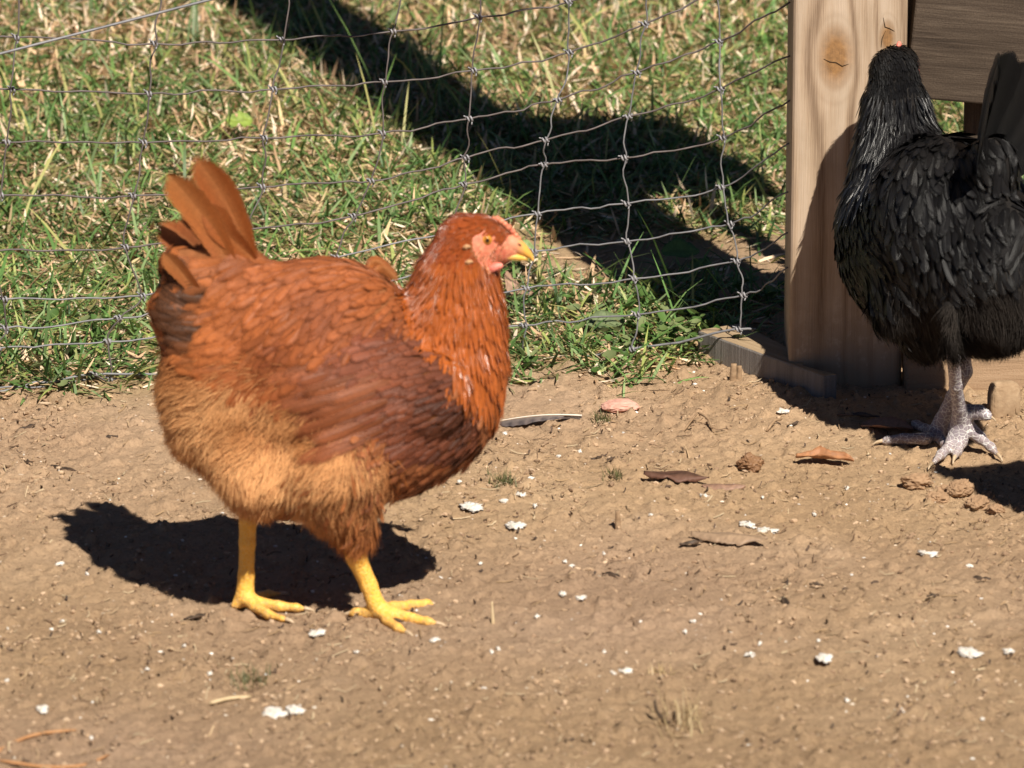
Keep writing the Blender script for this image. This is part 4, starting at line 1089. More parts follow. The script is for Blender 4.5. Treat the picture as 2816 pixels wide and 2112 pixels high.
bl += leg_chain([(B0, .0095), (WG(2545, 1206, .010), .0098), (WG(2485, 1207, .009), .0090), (WG(2440, 1211, .006), .0068), (WG(2418, 1216, .004), .002)])
bl += leg_chain([(B0, .0095), (WG(2560, 1185, .010), .009), (WG(2520, 1168, .008), .0075), (WG(2500, 1158, .004), .0025)])
bl += leg_chain([(B0, .0095), (WG(2606, 1180, .010), .009), (WG(2620, 1150, .007), .0075), (WG(2630, 1135, .004), .0025)])
bl += leg_chain([(B0, .011), (WG(2600, 1222, .008), .008), (WG(2606, 1238, .004), .0035)])
bl = [(a, b, ra*(.76 if max(a[2], b[2]) < WG(2606, 1250, .024)[2] else 1), rb*(.74 if max(a[2], b[2]) < WG(2606, 1250, .024)[2] else 1)) for a, b, ra, rb in bl]
BB = [
 ((560, 835, 0), (700, 800, 0), 195, 238, 1.28, .02),
 ((700, 800, 0), (850, 840, 0), 238, 208, 1.26, .02),
 ((850, 840, 0), (885, 840, 0), 208, 185, 1.26, .02),
 ((905, 745, 0), (925, 655, 0), 135, 112, 1.2, .035),
 ((925, 655, 0), (945, 542, 0), 112, 82, 1.1, .02),
 ((945, 542, 0), (958, 466, 0), 80, 60, 1.1, .015),
 ((958, 458, 0), (982, 450, -.014), 60, 50, 1.15, .012),
 ((982, 452, -.014), (1012, 464, -.034), 43, 30, 1.0, .010),
 ((600, 690, 0), (510, 590, 0), 120, 66, 1.4, .03),
 ((510, 600, 0), (488, 560, 0), 60, 26, 1.5, .02),
 ((470, 780, 0), (420, 730, 0), 105, 66, 1.3, .03),
 ((470, 880, 0), (450, 830, 0), 115, 108, 1.15, .03),
 ((680, 950, .050), (660, 990, .045), 100, 60, 1.1, .03),
 ((640, 940, -.050), (640, 975, -.048), 100, 60, 1.1, .03),
]
def bhack(u, w_, y): return (u > np.interp(w_, [440, 520, 560, 620, 680, 730, 770], [850, 835, 825, 815, 830, 880, 1000])) & (w_ < 770) & (w_ >= 494)
def bhead(u, w_, y): return (w_ < 494) & (u > 880) & ~bface(u, w_, y)
HROT = R(-38); hax = (950-680)*KU
def unrot(u, y):
    x = (u-680)*KU-hax; c, s_ = math.cos(-HROT), math.sin(-HROT)
    return (x*c-y*s_+hax)/KU+680, x*s_+y*c
def bface(u, w_, y):
    u, y = unrot(u, y)
    return (((u-1005)/52)**2+((w_-466)/40)**2 < 1) & (np.abs(y) > .006)
def bwing(u, w_, y): return wingpoly(u, w_) & (np.abs(y) > .03) & ~bhack(u, w_, y)
def bfl(u): return np.interp(u, [300, 400, 520, 620, 760, 830, 900], [760, 800, 850, 890, 920, 960, 1000])
def bfluff(u, w_, y): return (w_ > bfl(u)) & (u < 900) & ~wingpoly(u, w_)
def bbreast(u, w_, y): return ~bhack(u, w_, y) & ~wingpoly(u, w_) & (w_ > 700) & (u > 800)
def bback(u, w_, y): return ~bhack(u, w_, y) & ~bwing(u, w_, y) & ~bfluff(u, w_, y) & ~bbreast(u, w_, y) & (w_ > 505) & (u < 960)
def col_b(a, b, s, seed):
    def f(u, w_, y):
        k = noise_uw(u, w_, s, seed)[:, None]; return np.array(a)*(1-k)+np.array(b)*k
    return f
cbk = col_b((.005, .005, .006), (.013, .012, .012), 60, 2)
def cbf(u, w_, y):
    return col_b((.012, .010, .009), (.040, .033, .028), 45, 4)(u, w_, y)*rng.uniform(.6, 1.35, (len(u), 1))
blk_regions = [
 dict(name='head_feathers', kind='f', cand=60000, mask=bhead, gap=.0022, L=(.007, .012), W=(.0022, .0034), lift=.0014, base=.0006,
      flow=lambda u, w_, y: vec(-.8+(w_-420)/130, 0*u, -.5-np.clip((w_-400)/60, 0, 1)), col=fcol(cbk, 1.2, 1, 1, .25), mat=m_fblk),
 dict(name='neck_feathers', kind='f', cand=60000, mask=bhack, gap=.0040, L=(.030, .046), W=(.0042, .0062), lift=.0034, base=.0014,
      scale=lambda u, w_: np.interp(w_, [470, 560, 700], [.5, .85, 1.0]),
      flow=lambda u, w_, y: vec(np.clip((u-930)/200, -.55, .5)-.05, .12*np.sign(y), -1), col=fcol(cbk, 1.2, .95, 1.3, .25), mat=m_bhack,
      prof=(.6, .9, 1.0, .75, .42, .06), camber=.45, roll=.3, spread=.07),
 dict(name='wing_feathers', kind='f', cand=60000, mask=bwing, gap=.0056, L=(.024, .034), W=(.0085, .0115), lift=.0022, base=.0012,
      scale=lambda u, w_: np.interp(u, [640, 760, 880, 1040], [2.2, 1.6, .9, .6]),
      flow=lambda u, w_, y: vec(-.85+0*u, 0*u, -.5), col=fcol(cbk, 1.25, 1.05, .9, .3), mat=m_fblk, camber=.22, roll=.22, spread=.13),
 dict(name='back_feathers', kind='f', cand=60000, mask=bback, gap=.0066, L=(.030, .048), W=(.0095, .0145), lift=.0042, base=.0016,
      flow=lambda u, w_, y: vec(-.7+0*u, .3*np.sign(y), np.where(u < 560, -.3, -.6)-.4*np.clip(np.abs(y)/.06, 0, 1))+swirl(u, w_, y, .5), col=fcol(cbk, 1.25, 1.05, .95, .3), mat=m_fblk, camber=.25, roll=.3, spread=.2),
 dict(name='breast_feathers', kind='f', cand=60000, mask=bbreast, gap=.0068, L=(.018, .026), W=(.0095, .013), lift=.0024, base=.0014,
      flow=lambda u, w_, y: vec(-.75+.9*np.clip((u-960)/100, 0, 1), .1*np.sign(y), -.6), col=fcol(cbk, 1.5, 1, .95, .25), mat=m_fblk, camber=.2, roll=.2, spread=.2),
 dict(name='feather_fringe', kind='strand', cand=50000, mask=lambda u, w_, y: (bback(u, w_, y) | bwing(u, w_, y) | bbreast(u, w_, y)) & (rng.random(len(u)) < .5), L=(.006, .015), W=(.0004, .0009), out=.16, droop=.05,
      flow=lambda u, w_, y: vec(-.75+0*u, .15*np.sign(y), -.55)+swirl(u, w_, y, .4), col=lambda u, w_, y: cbk(u, w_, y)*rng.uniform(.8, 1.6, (len(u), 1)), mat=m_bfluff),
 dict(name='fluff', kind='strand', cand=190000, mask=lambda u, w_, y: bfluff(u, w_+40*rng.random(len(u)), y), L=(.010, .028), W=(.0004, .0009), out=.38, droop=.12,
      flow=lambda u, w_, y: vec(np.interp(u, [350, 480, 620, 800], [-.75, -.45, -.3, -.3]), .1*np.sign(y), np.interp(w_, [780, 900, 1000], [-.4, -.8, -1]))+swirl(u, w_, y, .8), col=cbf, mat=m_bfluff),
 dict(name='thigh_feathers', kind='f', cand=26000, mask=lambda u, w_, y: bfluff(u, w_, y) & (u > 540) & (np.abs(y) > .03) & (w_ > 930), gap=.010, L=(.022, .034), W=(.004, .008), lift=.006, base=.002,
      flow=lambda u, w_, y: vec(-.35+0*u, 0*u, -1), col=fcol(cbk, 1.6, 1, 1.1, .3), mat=m_fblk, prof=(.5, .85, 1.0, .8, .5, .05), camber=.3, roll=.5, spread=.35),
]
build_hen('hen', hen2, dict(bbox=((-.215, -.15, -.004), (.225, .15, .54)), h=.0027, body=BB, legs=bl, leg_top=HP(0, 995)[2],
    face=bface, mats=[m_bdown, m_bskin, m_bleg], regions=blk_regions))
MH = Matrix.Translation((hax, 0, 0)) @ Matrix.Rotation(HROT, 4, 'Z') @ Matrix.Translation((-hax, 0, 0))
def turn(o): o.matrix_basis = MH @ o.matrix_basis; return o
for L_ in bl:
    if L_[3] < .0034: claw(hen2, L_[0], L_[1], .0085, .0027, m_claw)
K1, K2, K3 = (.010, .010, .011), (.016, .015, .015), (.035, .033, .032)
def tailb(r, m, t, ys, Wd, sd):
    quill('tail_feather', D(r[0], r[1], ys[0]), D(m[0], m[1], ys[1]), D(t[0], t[1], ys[2]), sd, Wd*KU, (K1, K2, K3), m_btail, hen2)
for sg in (-1, 1):
    tailb((575, 600), (520, 440), (452, 318), (.004*sg, .008*sg, .010*sg), 78, (.75, -.30*sg, .5))
    tailb((555, 600), (485, 455), (420, 335), (.008*sg, .018*sg, .022*sg), 80, (.7, -.4*sg, .5))
    tailb((535, 610), (455, 480), (392, 365), (.014*sg, .030*sg, .036*sg), 80, (.65, -.5*sg, .5))
    tailb((515, 630), (430, 515), (366, 405), (.020*sg, .042*sg, .050*sg), 78, (.6, -.55*sg, .5))
for sg in (-1, 1):
    turn(eye(hen2, 1000, 451, sg*.0195, 11*KU, iris, -sg))
    turn(lump('wattle', hen2, HP(1018, 500, sg*.0075), (.010, .004, .007), m_comb, R(-18)))
bk2 = mat_beak((.05, .04, .035), (.12, .10, .08), HP(1035, 0)[0], HP(1090, 0)[0])
turn(beak_mesh(hen2, [(1022, 440), (1045, 445), (1064, 456), (1082, 471), (1096, 488), (1100, 500)], [(1020, 482), (1043, 483), (1060, 485), (1078, 490), (1094, 498), (1099, 503)],
          [.0118, .0105, .0085, .0062, .0036, .0008], bk2, 'upper_beak'))
turn(beak_mesh(hen2, [(1020, 482), (1043, 484), (1060, 487), (1076, 492), (1086, 497)], [(1020, 498), (1043, 498), (1060, 499), (1074, 500), (1085, 500)], [.0098, .0090, .0072, .0045, .001], bk2, 'lower_beak'))
mb = MB()
for (u, w_, r) in ((985, 398, 5), (994, 396, 7), (1003, 397, 8), (1013, 402, 8), (1022, 411, 8), (1032, 422, 7)):
    V, F = ico(2); mb.add(V*np.array([r*KU*1.1, .0035, r*KU*1.7])+HP(u, w_+7, 0), F)
turn(mb.build('comb', m_comb, hen2))

# ------------------------------------------------------------------ droppings, leaves, stones, sticks lying about
m_white = mat_plain('white_dropping', (.46, .40, .33), (.80, .77, .72), 200, .85, .15, .0012)
def clump(name, sx, sy, wpx, hpx, mat, n=4, tall=.35, seed=0):
    """several merged irregular lumps flattened onto the ground"""
    rg = np.random.default_rng(seed+int(sx*7+sy)); mb = MB(); V0, F0 = ico(3)
    p = G(sx, sy); k = (p[1]-CAM[1])/FPX*1.0/2.75*1.03; a = wpx*.50*k; b = hpx*.50*k/.27
    b = min(b, a*1.5)
    for i in range(n):
        cx = rg.uniform(-.55, .55)*a if n > 1 else 0; cy = rg.uniform(-.5, .5)*b if n > 1 else 0
        s = rg.uniform(.4, .75) if n > 1 else 1
        o1, o2 = rg.uniform(0, 60, 2)
        V = V0*(1+(fbm(V0[:, 0]*1.6+o1, V0[:, 1]*1.6+V0[:, 2]+o2, 1.0, 4, 2, .7)-.5)[:, None]*2.6)*np.array([a*s, b*s, max(.0018, a*s*tall)])
        mb.add(V+np.array([cx, cy, a*s*tall*.1]), F0)
    o = mb.build(name, mat); o.location = (p[0], p[1], gz(p[0], p[1])+.0012); return o
DROPS = [  # big ones that can be pointed at, with their own words
 (759, 1957, 66, 38, 'chalky white dropping, larger lump of the pair nearest the bottom edge'),
 (813, 1951, 50, 34, 'slanting white dropping just right of the large lump near the bottom edge'),
 (1299, 1409, 56, 30, 'broad crumbly white dropping below the red hen\'s breast'),
 (1388, 1389, 30, 18, 'small white dropping between two others below the red breast'),
 (1433, 1375, 30, 18, 'white dropping farthest from the feet in the row below the red breast'),
 (1417, 1454, 46, 26, 'pale tan and white dropping just below the row under the breast'),
 (1720, 1852, 34, 44, 'bright white upright dropping in the blurred foreground'),
 (1688, 1860, 24, 20, 'small white bit touching the bright upright dropping in the foreground'),
 (2671, 1804, 62, 24, 'long flat white dropping at the lower right'),
 (2773, 1806, 36, 34, 'greyish white dropping at the right edge, right of the long flat one'),
 (2267, 1828, 46, 20, 'flat white chip with a dark shadow left of the long lower right dropping'),
 (2063, 1819, 34, 20, 'round dull white dropping left of the flat chip'),
 (873, 1742, 42, 34, 'white and pink tinged dropping just below the red hen\'s front foot'),
 (1193, 1771, 32, 20, 'oval white dropping right of the red hen\'s front foot and below it'),
 (1373, 1801, 18, 24, 'narrow slanting white dropping, upper of a close pair at mid bottom'),
 (1351, 1822, 20, 18, 'tiny white dropping, lower of the close slanting pair at mid bottom'),
 (120, 1945, 40, 26, 'pale dropping near the lower left corner'),
 (168, 1547, 30, 18, 'small clean white dropping below the tip of the red hen\'s shadow'),
 (2057, 1443, 40, 18, 'left white speckled dropping above the curled brown leaf'),
 (2109, 1452, 52, 16, 'right white speckled dropping above the curled brown leaf'),
 (1939, 1357, 28, 24, 'white flake just under the dark curled leaf'),
 (1598, 1665, 28, 22, 'lower right of two round white bits in the middle foreground'),
 (1550, 1644, 26, 18, 'upper left of two round white bits in the middle foreground'),
 (1661, 1525, 20, 14, 'square white chip alone on the bare middle ground'),
 (2154, 1146, 32, 18, 'white tipped chip beside the edge of the post\'s shadow'),
 (1906, 1727, 20, 18, 'white fleck tilted upright left of centre right foreground'),
 (2552, 1520, 50, 14, 'faint smeared white streak below the black hen\'s shadow'),
 (2664, 1551, 22, 18, 'white fleck right of the smeared streak'),
]
for i, (sx, sy, wp_, hp_, lb) in enumerate(DROPS):
    tag(clump('dropping', sx, sy, wp_, hp_, m_white, 2 if wp_ < 26 else (4 if wp_ < 44 else 8), .22, i), lb, 'dropping', 'white droppings on the dirt')
SM = [(239, 1577), (19, 1861), (405, 1834), (506, 1766), (272, 1747), (171, 1698), (579, 1840), (1555, 1551), (1573, 1562), (1263, 1337), (1593, 1244), (1385, 1206), (1477, 1705),
      (1883, 1750), (1662, 1804), (2097, 1361), (1471, 1407), (1790, 1430), (2250, 1770), (2090, 1780), (2330, 1935), (2480, 1975), (2700, 1980), (250, 2030), (1460, 1330), (2330, 1330), (2240, 1400), (1320, 1560), (980, 1800)]
for i, (sx, sy) in enumerate(SM):
    tag(clump('white_fleck', sx, sy, 10+6*random.random(), 9, m_white, 1, .4, 50+i), 'tiny white fleck of droppings on the bare dirt', 'fleck', 'tiny white flecks')

def leaf(name, sx, sy, L, W, yaw, curl, cols, label, cat='leaf', lobes=0.0, arch=.012, roll=0.0, lift=.004):
    """a dead leaf: midrib, cupped blade, wavy edge"""
    L *= .86
    n, m = 30, 9; V = np.zeros((n, m, 3)); C = np.zeros((n, m, 3)); rg = np.random.default_rng(int(sx+sy))
    vs = np.linspace(0, 1, n); us = np.linspace(-1, 1, m)
    VV, UU = np.meshgrid(vs, us, indexing='ij'); crk = fbm(VV*3+sx*.1, UU*1.2+sy*.1, 1.0, 3, 3)
    for i, v in enumerate(vs):
        L_ = L; hw = W*.5*max(.03, math.sin(math.pi*min(1, v*.92+.06))**.75)*(1-lobes*1.6*vnoise(np.array([v*7.3+sx]), np.array([sy*.37]), 4)[0])*rg.uniform(.86, 1.06)
        for j, u in enumerate(us):
            y = hw*u*math.cos(curl*abs(u)*.8); z = W*.5*abs(u)*math.sin(abs(curl)*abs(u)*.8)*np.sign(curl)*(hw/(W*.5))
            z += .0008*math.sin(v*11+u*4+sx)+arch*(.2*math.sin(math.pi*v)+.7*crk[i, j])
            V[i, j] = ((v-.5)*L, y, z)
            C[i, j] = np.array(cols[0])*(1-abs(u))+np.array(cols[1])*abs(u)
            if j == m//2: C[i, j] = np.array(cols[0])*.75
    C *= rg.uniform(.85, 1.12, (n, m, 1))
    i = np.arange(n*m).reshape(n, m); F = np.stack([i[:-1, :-1], i[1:, :-1], i[1:, 1:], i[:-1, 1:]], -1).reshape(-1, 4)
    o = mesh_np(name, V.reshape(-1, 3), F, m_leaf, col=C.reshape(-1, 3))
    so = o.modifiers.new('solid', 'SOLIDIFY'); so.thickness = .0003
    p = G(sx, sy); zz = max(gz(p[0]+dx, p[1]+dy) for dx in (-.015, 0, .015) for dy in (-.012, 0, .012))
    o.location = (p[0], p[1], zz+lift-.0055 if lift < .006 else zz+lift-.002); o.rotation_euler = (roll, 0, yaw); return tag(o, label, cat)
m_leaf = mat_attr('dead_leaf', .6, .35, .12, .25, 120, .0006)
leaf('dead_leaf', 1860, 1322, .092, .034, R(-10), -.7, ((.09, .045, .028), (.15, .07, .045)), 'long dark curled dead leaf in the middle of the dirt', lobes=.25)
leaf('dead_leaf', 1990, 1336, .060, .028, R(-6), -.7, ((.26, .15, .10), (.32, .19, .13)), 'pinkish brown leaf end beside the dark curled leaf', lobes=.1, arch=.004)
leaf('dead_leaf', 2005, 1490, .105, .046, R(-14), -.5, ((.36, .245, .155), (.31, .205, .13)), 'broad soil coloured curled leaf with a dark shadow beneath', lobes=.3, arch=.006)
leaf('dead_leaf', 2268, 1268, .082, .034, R(-8), .6, ((.42, .20, .09), (.34, .15, .065)), 'orange brown lobed leaf left of the black hen\'s feet', lobes=.3)
leaf('dead_leaf', 2440, 1188, .075, .050, R(-12), .4, ((.46, .27, .19), (.40, .22, .15)), 'flat pinkish tan leaf under the black hen\'s left toe', lobes=.05, arch=.006)
leaf('dead_leaf', 2360, 1163, .062, .010, R(-4), .9, ((.10, .075, .06), (.14, .10, .08)), 'dark rolled leaf edge at the rim of the post\'s shadow', arch=.003)
leaf('dead_leaf', 1412, 862, .042, .050, R(60), .5, ((.42, .27, .19), (.36, .22, .15)), 'crumpled tan leaf in the grass beside the red hen\'s neck', arch=.010, roll=R(35), lift=.02)
leaf('dead_leaf', 2000, 880, .045, .028, R(70), .9, ((.34, .21, .12), (.26, .15, .09)), 'small curled tan leaf lying above the end of the sawn timber', arch=.010, lift=.012)
leaf('dead_leaf', 2095, 922, .040, .024, R(-10), .4, ((.40, .23, .15), (.33, .19, .12)), 'small tan leaf between the fence end and the timber', arch=.004, lift=.006)
leaf('green_leaf', 660, 425, .045, .042, R(20), .3, ((.26, .34, .06), (.20, .28, .05)), 'pale yellow green lobed leaf above the red hen\'s tail', lobes=.45, arch=.006, roll=R(40), lift=.03)
leaf('green_leaf', 1870, 780, .060, .048, R(10), .3, ((.13, .22, .06), (.10, .18, .05)), 'broad green weed leaf under the second lowest fence wires', lobes=.2, arch=.008, roll=R(25), lift=.03)
leaf('green_leaf', 1925, 800, .042, .038, R(-30), .3, ((.15, .24, .07), (.10, .18, .05)), 'rounded green weed leaf nearest the dark shade by the fence end', lobes=.15, arch=.006, roll=R(20), lift=.02)
leaf('green_leaf', 1440, 765, .040, .038, R(0), .3, ((.26, .33, .13), (.20, .28, .10)), 'pale round weed leaf right of the red hen\'s chin', lobes=.08, arch=.005, roll=R(45), lift=.03)
leaf('green_leaf', 1665, 940, .060, .040, R(10), .2, ((.16, .20, .10), (.12, .16, .07)), 'dull translucent weed leaf just above the lowest fence wire', lobes=.1, arch=.005, roll=R(25), lift=.015)

# feather lying on the dirt
def lying_feather():
    a_ = G(1375, 1163); b2 = G(1600, 1148); k = 26; P = np.array([a_*(1-t)+b2*t for t in np.linspace(0, 1, k)])
    for i in range(k): P[i, 2] = gz(a_[0], a_[1])*(1-i/k)+gz(b2[0], b2[1])*i/k+.006+.004*math.sin(i/k*3.1)
    t = np.linspace(0, 1, k); up = np.interp(t, [0, .15, .5, .72, .8], [.004, .012, .011, .004, 0]); dn = np.interp(t, [0, .1, .35, .6, .74], [.006, .022, .022, .008, 0])
    root = empty('lying_feather', tuple(P[k//2])); tag(root, 'dark grey barred feather with a white shaft lying behind the red hen\'s breast', 'feather')
    l = np.array(root.location)
    V = np.zeros((k, 5, 3)); C = np.zeros((k, 5, 3)); jag = rng.uniform(.55, 1.05, k)
    for j, u in enumerate((-1, -.5, 0, .5, 1)):
        V[:, j] = P-l; V[:, j, 1] += np.where(u > 0, up*u, dn*u*(jag if u == -1 else 1)); V[:, j, 2] -= abs(u)*.004
        bar = (.5+.5*np.sin(t*46+u*1.5))[:, None]
        C[:, j] = np.array([.05, .042, .045])*(1-bar*.6)+np.array([.22, .17, .15])*bar*.6 if u < 0 else np.array([.20, .16, .14])
    i = np.arange(k*5).reshape(k, 5); F = np.stack([i[:-1, :-1], i[1:, :-1], i[1:, 1:], i[:-1, 1:]], -1).reshape(-1, 4)
    mesh_np('vane', V.reshape(-1, 3), F, m_leaf, root, col=C.reshape(-1, 3))
    mb = MB(); mb.tube(P-l+np.array([0, 0, .0012]), np.interp(t, [0, 1], [.0004, .0011]), 6); mb.build('shaft', mat_plain('quill', (.6, .55, .46), (.75, .7, .62), 80, .5, .3, 0), root)
lying_feather()

# stones and clods that read as single things
def stone(name, sx, sy, rad, mat, label, cat, rot=0, jit=.2, sub=4, sink=.3, flat_cut=False):
    rg = np.random.default_rng(int(sx*3+sy)); V, F = ico(sub)
    off = rg.uniform(0, 50, 3)
    nz = fbm(V[:, 0]*1.2+off[0], V[:, 1]*1.2+V[:, 2]*1.7+off[1], 1.0, 5, 2, .75)-.5
    V = V*(1+nz*jit*3)[:, None]
    if flat_cut: V = np.sign(V)*np.abs(V)**.55
    V = V*np.array(rad); p = G(sx, sy)
    o = mesh_np(name, V, F, mat, None, smooth=False); o.location = (p[0], p[1], gz(p[0], p[1])+rad[2]*(1-sink)); o.rotation_euler = (0, 0, rot); return tag(o, label, cat)
m_stone = mat_plain('tan_stone', (.28, .185, .11), (.42, .30, .19), 60, .9, .15, .002)
m_pink = mat_plain('pink_stone', (.50, .25, .19), (.64, .38, .30), 90, .9, .15, .0015)
m_clod = mat_plain('dark_clod', (.17, .085, .04), (.27, .15, .075), 110, .6, .35, .002)
m_soilc = mat_plain('soil_clod', (.27, .165, .095), (.37, .24, .145), 90, .95, .1, .002)
stone('stone', 2760, 1148, (.020, .013, .026), m_stone, 'squarish tan stone standing by the plank at the right edge', 'stone', .2, .08, 4, .25, True)
stone('pink_chip', 1706, 1120, (.024, .020, .0075), m_pink, 'flat pink chip on the dirt below the fence', 'stone chip', .1, .2)
stone('clod', 2060, 1288, (.016, .014, .011), m_clod, 'lumpy dark brown clod left of the black hen\'s shadow', 'clod', .4, .4)
for i, (sx, sy, r, lb) in enumerate(((2520, 1330, .014, 'pinkish soil clod at the near edge of the black hen\'s shadow, leftmost'), (2640, 1345, .015, 'soil clod poking into the middle of the black hen\'s shadow edge'),
        (2690, 1378, .014, 'low soil clod just below the middle of the black hen\'s shadow'), (2580, 1362, .010, 'small soil clod between two larger ones below the black hen'),
        (2598, 1340, .007, 'pebble sized clod right of the pinkish clod'), (2740, 1395, .010, 'soil clod under the right end of the black hen\'s shadow'),
        (2520, 1178, .008, 'small tan clod between the leaf and the black hen\'s hind leg'), (2700, 1158, .010, 'clod behind the black hen\'s back toe'))):
    stone('soil_clod', sx, sy, (r*1.25, r, r*.7), m_soilc, lb, 'clod', i, .35)['group'] = 'soil clods by the black hen'
# sticks, stubs, straws, roots
m_stick = mat_plain('dry_stick', (.20, .125, .07), (.36, .245, .15), 120, .85, .15, .0006)
m_pale = mat_plain('pale_straw', (.45, .33, .18), (.62, .49, .31), 80, .7, .2, 0)
m_dkst = mat_plain('dark_stick', (.05, .034, .024), (.10, .07, .05), 120, .85, .15, .0006)
m_root = mat_plain('orange_root', (.34, .165, .07), (.44, .24, .115), 60, .8, .2, .0004)
def stick(name, pts, r, mat, label, cat='stick', hs=None):
    P = []
    for i, (sx, sy) in enumerate(pts):
        p = G(sx, sy); p[2] = gz(p[0], p[1])+(hs[i] if hs else r); P.append(p)
    C = catmull(P, 5); k = len(C); mb = MB(); mb.tube(C, np.interp(np.linspace(0, 1, k), [0, .1, .9, 1], [r*.6, r, r*.85, r*.4]), 6)
    o = mb.build(name, mat); return tag(o, label, cat)
def at_up(sx, sy, sx2, sy2, r, r2, name, mat, label, cat='stick', bow=0):
    p = G(sx, sy); q = at(sx2, sy2, p[1]); p[2] = gz(p[0], p[1])-.004
    mid = (p+q)/2+np.array([bow, 0, 0]); C = catmull([p, mid, q], 5)
    mb = MB(); mb.tube(C, np.linspace(r, r2, len(C)), 6); return tag(mb.build(name, mat), label, cat)
stick('straw', [(575, 1924), (633, 1920), (690, 1912)], .0024, m_pale, 'pale thick straw lying left of the pair of white droppings', 'straw')
stick('root', [(-30, 2085), (40, 2040), (110, 2018), (210, 2010)], .0022, m_root, 'thin orange root curving across the lower left corner', 'root')
stick('root', [(0, 2108), (120, 2106), (230, 2098), (300, 2070)], .0020, m_root, 'second orange root hugging the bottom left edge', 'root')
stick('stick', [(1880, 1186), (1905, 1172), (1919, 1158)], .0016, m_stick, 'left arm of the bent forked dry stick on the dirt', 'stick', [.002, .006, .012])
stick('stick', [(1919, 1158), (1945, 1172), (1962, 1190)], .0016, m_stick, 'right arm of the bent forked dry stick on the dirt', 'stick', [.012, .007, .002])
stick('stick', [(2108, 1190), (2130, 1180), (2150, 1172)], .0020, m_stick, 'short pale stick below the white tipped chip', 'stick', [.002, .005, .008])
stick('stick', [(2165, 1184), (2180, 1188), (2195, 1186)], .0022, m_dkst, 'short dark stick right of the pale stick below the shadow edge', 'stick', [.002, .004, .003])
at_up(2015, 1050, 2018, 1000, .0055, .0042, 'root_stub', m_stick, 'taller broken root stub standing before the sawn timber', 'root stub')
at_up(2032, 1046, 2033, 1006, .0042, .0036, 'root_stub', m_stick, 'shorter broken root stub standing right before the sawn timber', 'root stub')
at_up(1700, 1460, 1698, 1405, .0042, .003, 'root_stub', m_stick, 'pale stub pointing up from the middle of the dirt', 'root stub')
at_up(1356, 1718, 1353, 1655, .0026, .001, 'straw', m_pale, 'single pale straw standing upright right of the red hen', 'straw')
at_up(1862, 2010, 1856, 1925, .0018, .001, 'straw', m_pale, 'pale straw standing in the blurred foreground tuft', 'straw', .003)
at_up(1895, 2000, 1915, 1940, .0014, .0008, 'straw', m_pale, 'thin leaning straw at the right of the blurred foreground tuft', 'straw', -.003)
at_up(1850, 1990, 1800, 1925, .0026, .0016, 'stick', m_dkst, 'dark bent stick arching in the blurred foreground', 'stick', -.006)
at_up(1852, 1985, 1856, 1955, .0030, .0016, 'stick', m_dkst, 'short dark stub at the foot of the arching foreground stick', 'stick')
at_up(1170, 1650, 1172, 1648, .001, .001, 'twig', m_dkst, 'tiny dark twig by the red hen\'s toes', 'twig')
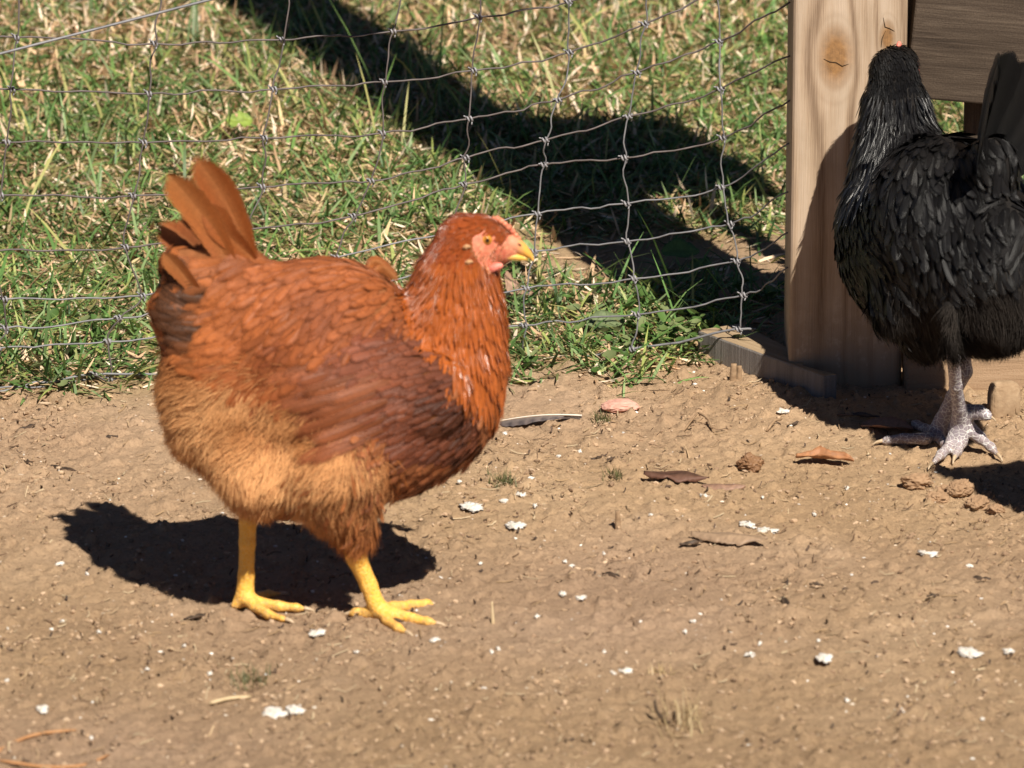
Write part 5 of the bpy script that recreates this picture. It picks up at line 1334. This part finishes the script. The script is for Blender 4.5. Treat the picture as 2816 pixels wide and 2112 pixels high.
for (pts, lb) in (([(290, 1222), (305, 1214), (330, 1220)], 'dark bark strip with a looped end left of the red hen\'s fluff'), ([(135, 1290), (175, 1298), (205, 1305)], 'thin dark bark strip at the left above the shadow\'s tip'),
        ([(50, 1198), (75, 1192), (96, 1186)], 'dark crumpled bark scrap at the left edge'), ([(64, 1280), (78, 1286), (88, 1285)], 'short dark bark scrap below the left edge scrap'),
        ([(1862, 1510), (1900, 1503), (1925, 1500)], 'dark rim of bark left of the broad curled leaf'), ([(1625, 1268), (1640, 1262), (1655, 1260)], 'small dark bark bit above the middle left of the long curled leaf'),
        ([(1668, 1275), (1680, 1272), (1692, 1269)], 'thin dark bark bit right of the small bark bit'), ([(2150, 1650), (2162, 1668), (2175, 1680)], 'dark wedge of bark in the right middle foreground'),
        ([(2225, 1620), (2245, 1625), (2265, 1622)], 'flat dark bark chip right of the wedge'), ([(1655, 1575), (1680, 1590), (1705, 1585)], 'dark forked bark scrap in the middle foreground'),
        ([(2670, 1600), (2700, 1608), (2720, 1604)], 'dark bark chip at the right edge foreground'), ([(2545, 1650), (2565, 1652), (2580, 1648)], 'dark bark chip left of the right edge chip'),
        ([(560, 1680), (535, 1690), (500, 1694)], 'dark scrap left of the red hen\'s hind foot'), ([(1068, 1702), (1090, 1712), (1120, 1706)], 'dark clump under the red hen\'s front toes')):
    g0, g1 = G(*pts[0]), G(*pts[-1]); Lb2 = float(np.linalg.norm(g1-g0))*1.15
    leaf('bark_scrap', pts[1][0], pts[1][1], Lb2, max(.006, Lb2*.38), math.atan2(g1[1]-g0[1], g1[0]-g0[0]), -.9, ((.045, .03, .02), (.11, .07, .045)), lb, 'bark', lobes=.3, arch=.006, lift=.004)['group'] = 'dark bark scraps on the dirt'
# small moss green tufts in the dirt
def tuft(sx, sy, r, n, cols, label, h=(.008, .02)):
    p = G(sx, sy); mb_v = []; C = []
    X = p[0]+rng.normal(0, r*.5, n); Y = p[1]+rng.normal(0, r*.8, n); Z = ground_h(X, Y)-.001; az = rng.uniform(0, 6.28, n); L = rng.uniform(*h, n); le = rng.uniform(.2, 1.2, n)
    V = np.zeros((n, 3, 3)); d = np.stack([np.cos(az)*np.sin(le), np.sin(az)*np.sin(le), np.cos(le)], -1)
    s = np.stack([-np.sin(az), np.cos(az), 0*az], -1)*.0009; b = np.stack([X, Y, Z], -1)
    V[:, 0] = b-s; V[:, 1] = b+s; V[:, 2] = b+d*L[:, None]
    c = np.array(cols)[rng.integers(0, len(cols), n)]
    o = mesh_np('grass_tuft', (V-p).reshape(-1, 3), np.arange(n*3).reshape(n, 3), m_grass, col=np.repeat(c, 3, 0)); o.location = p; return tag(o, label, 'grass tuft')
MG = [(.13, .13, .05), (.09, .10, .035), (.2, .17, .08)]
tuft(1385, 1335, .016, 120, MG, 'small mossy green tuft below right of the red hen\'s breast')
tuft(1655, 1150, .014, 90, MG, 'sparse mossy tuft in front of the flat pink chip')
tuft(690, 1860, .022, 120, MG, 'faint mossy tuft in the lower left foreground')
tuft(1690, 1312, .012, 60, MG, 'tiny mossy tuft left of the long dark curled leaf')
tuft(1880, 1995, .030, 70, [(.4, .3, .16), (.3, .21, .11)], 'dry pale tuft round the arching stick in the foreground', (.02, .05))
tuft(1820, 1860, .014, 40, [(.6, .45, .25), (.5, .37, .2)], 'pale yellow straw tuft right of the bright foreground dropping', (.008, .02))
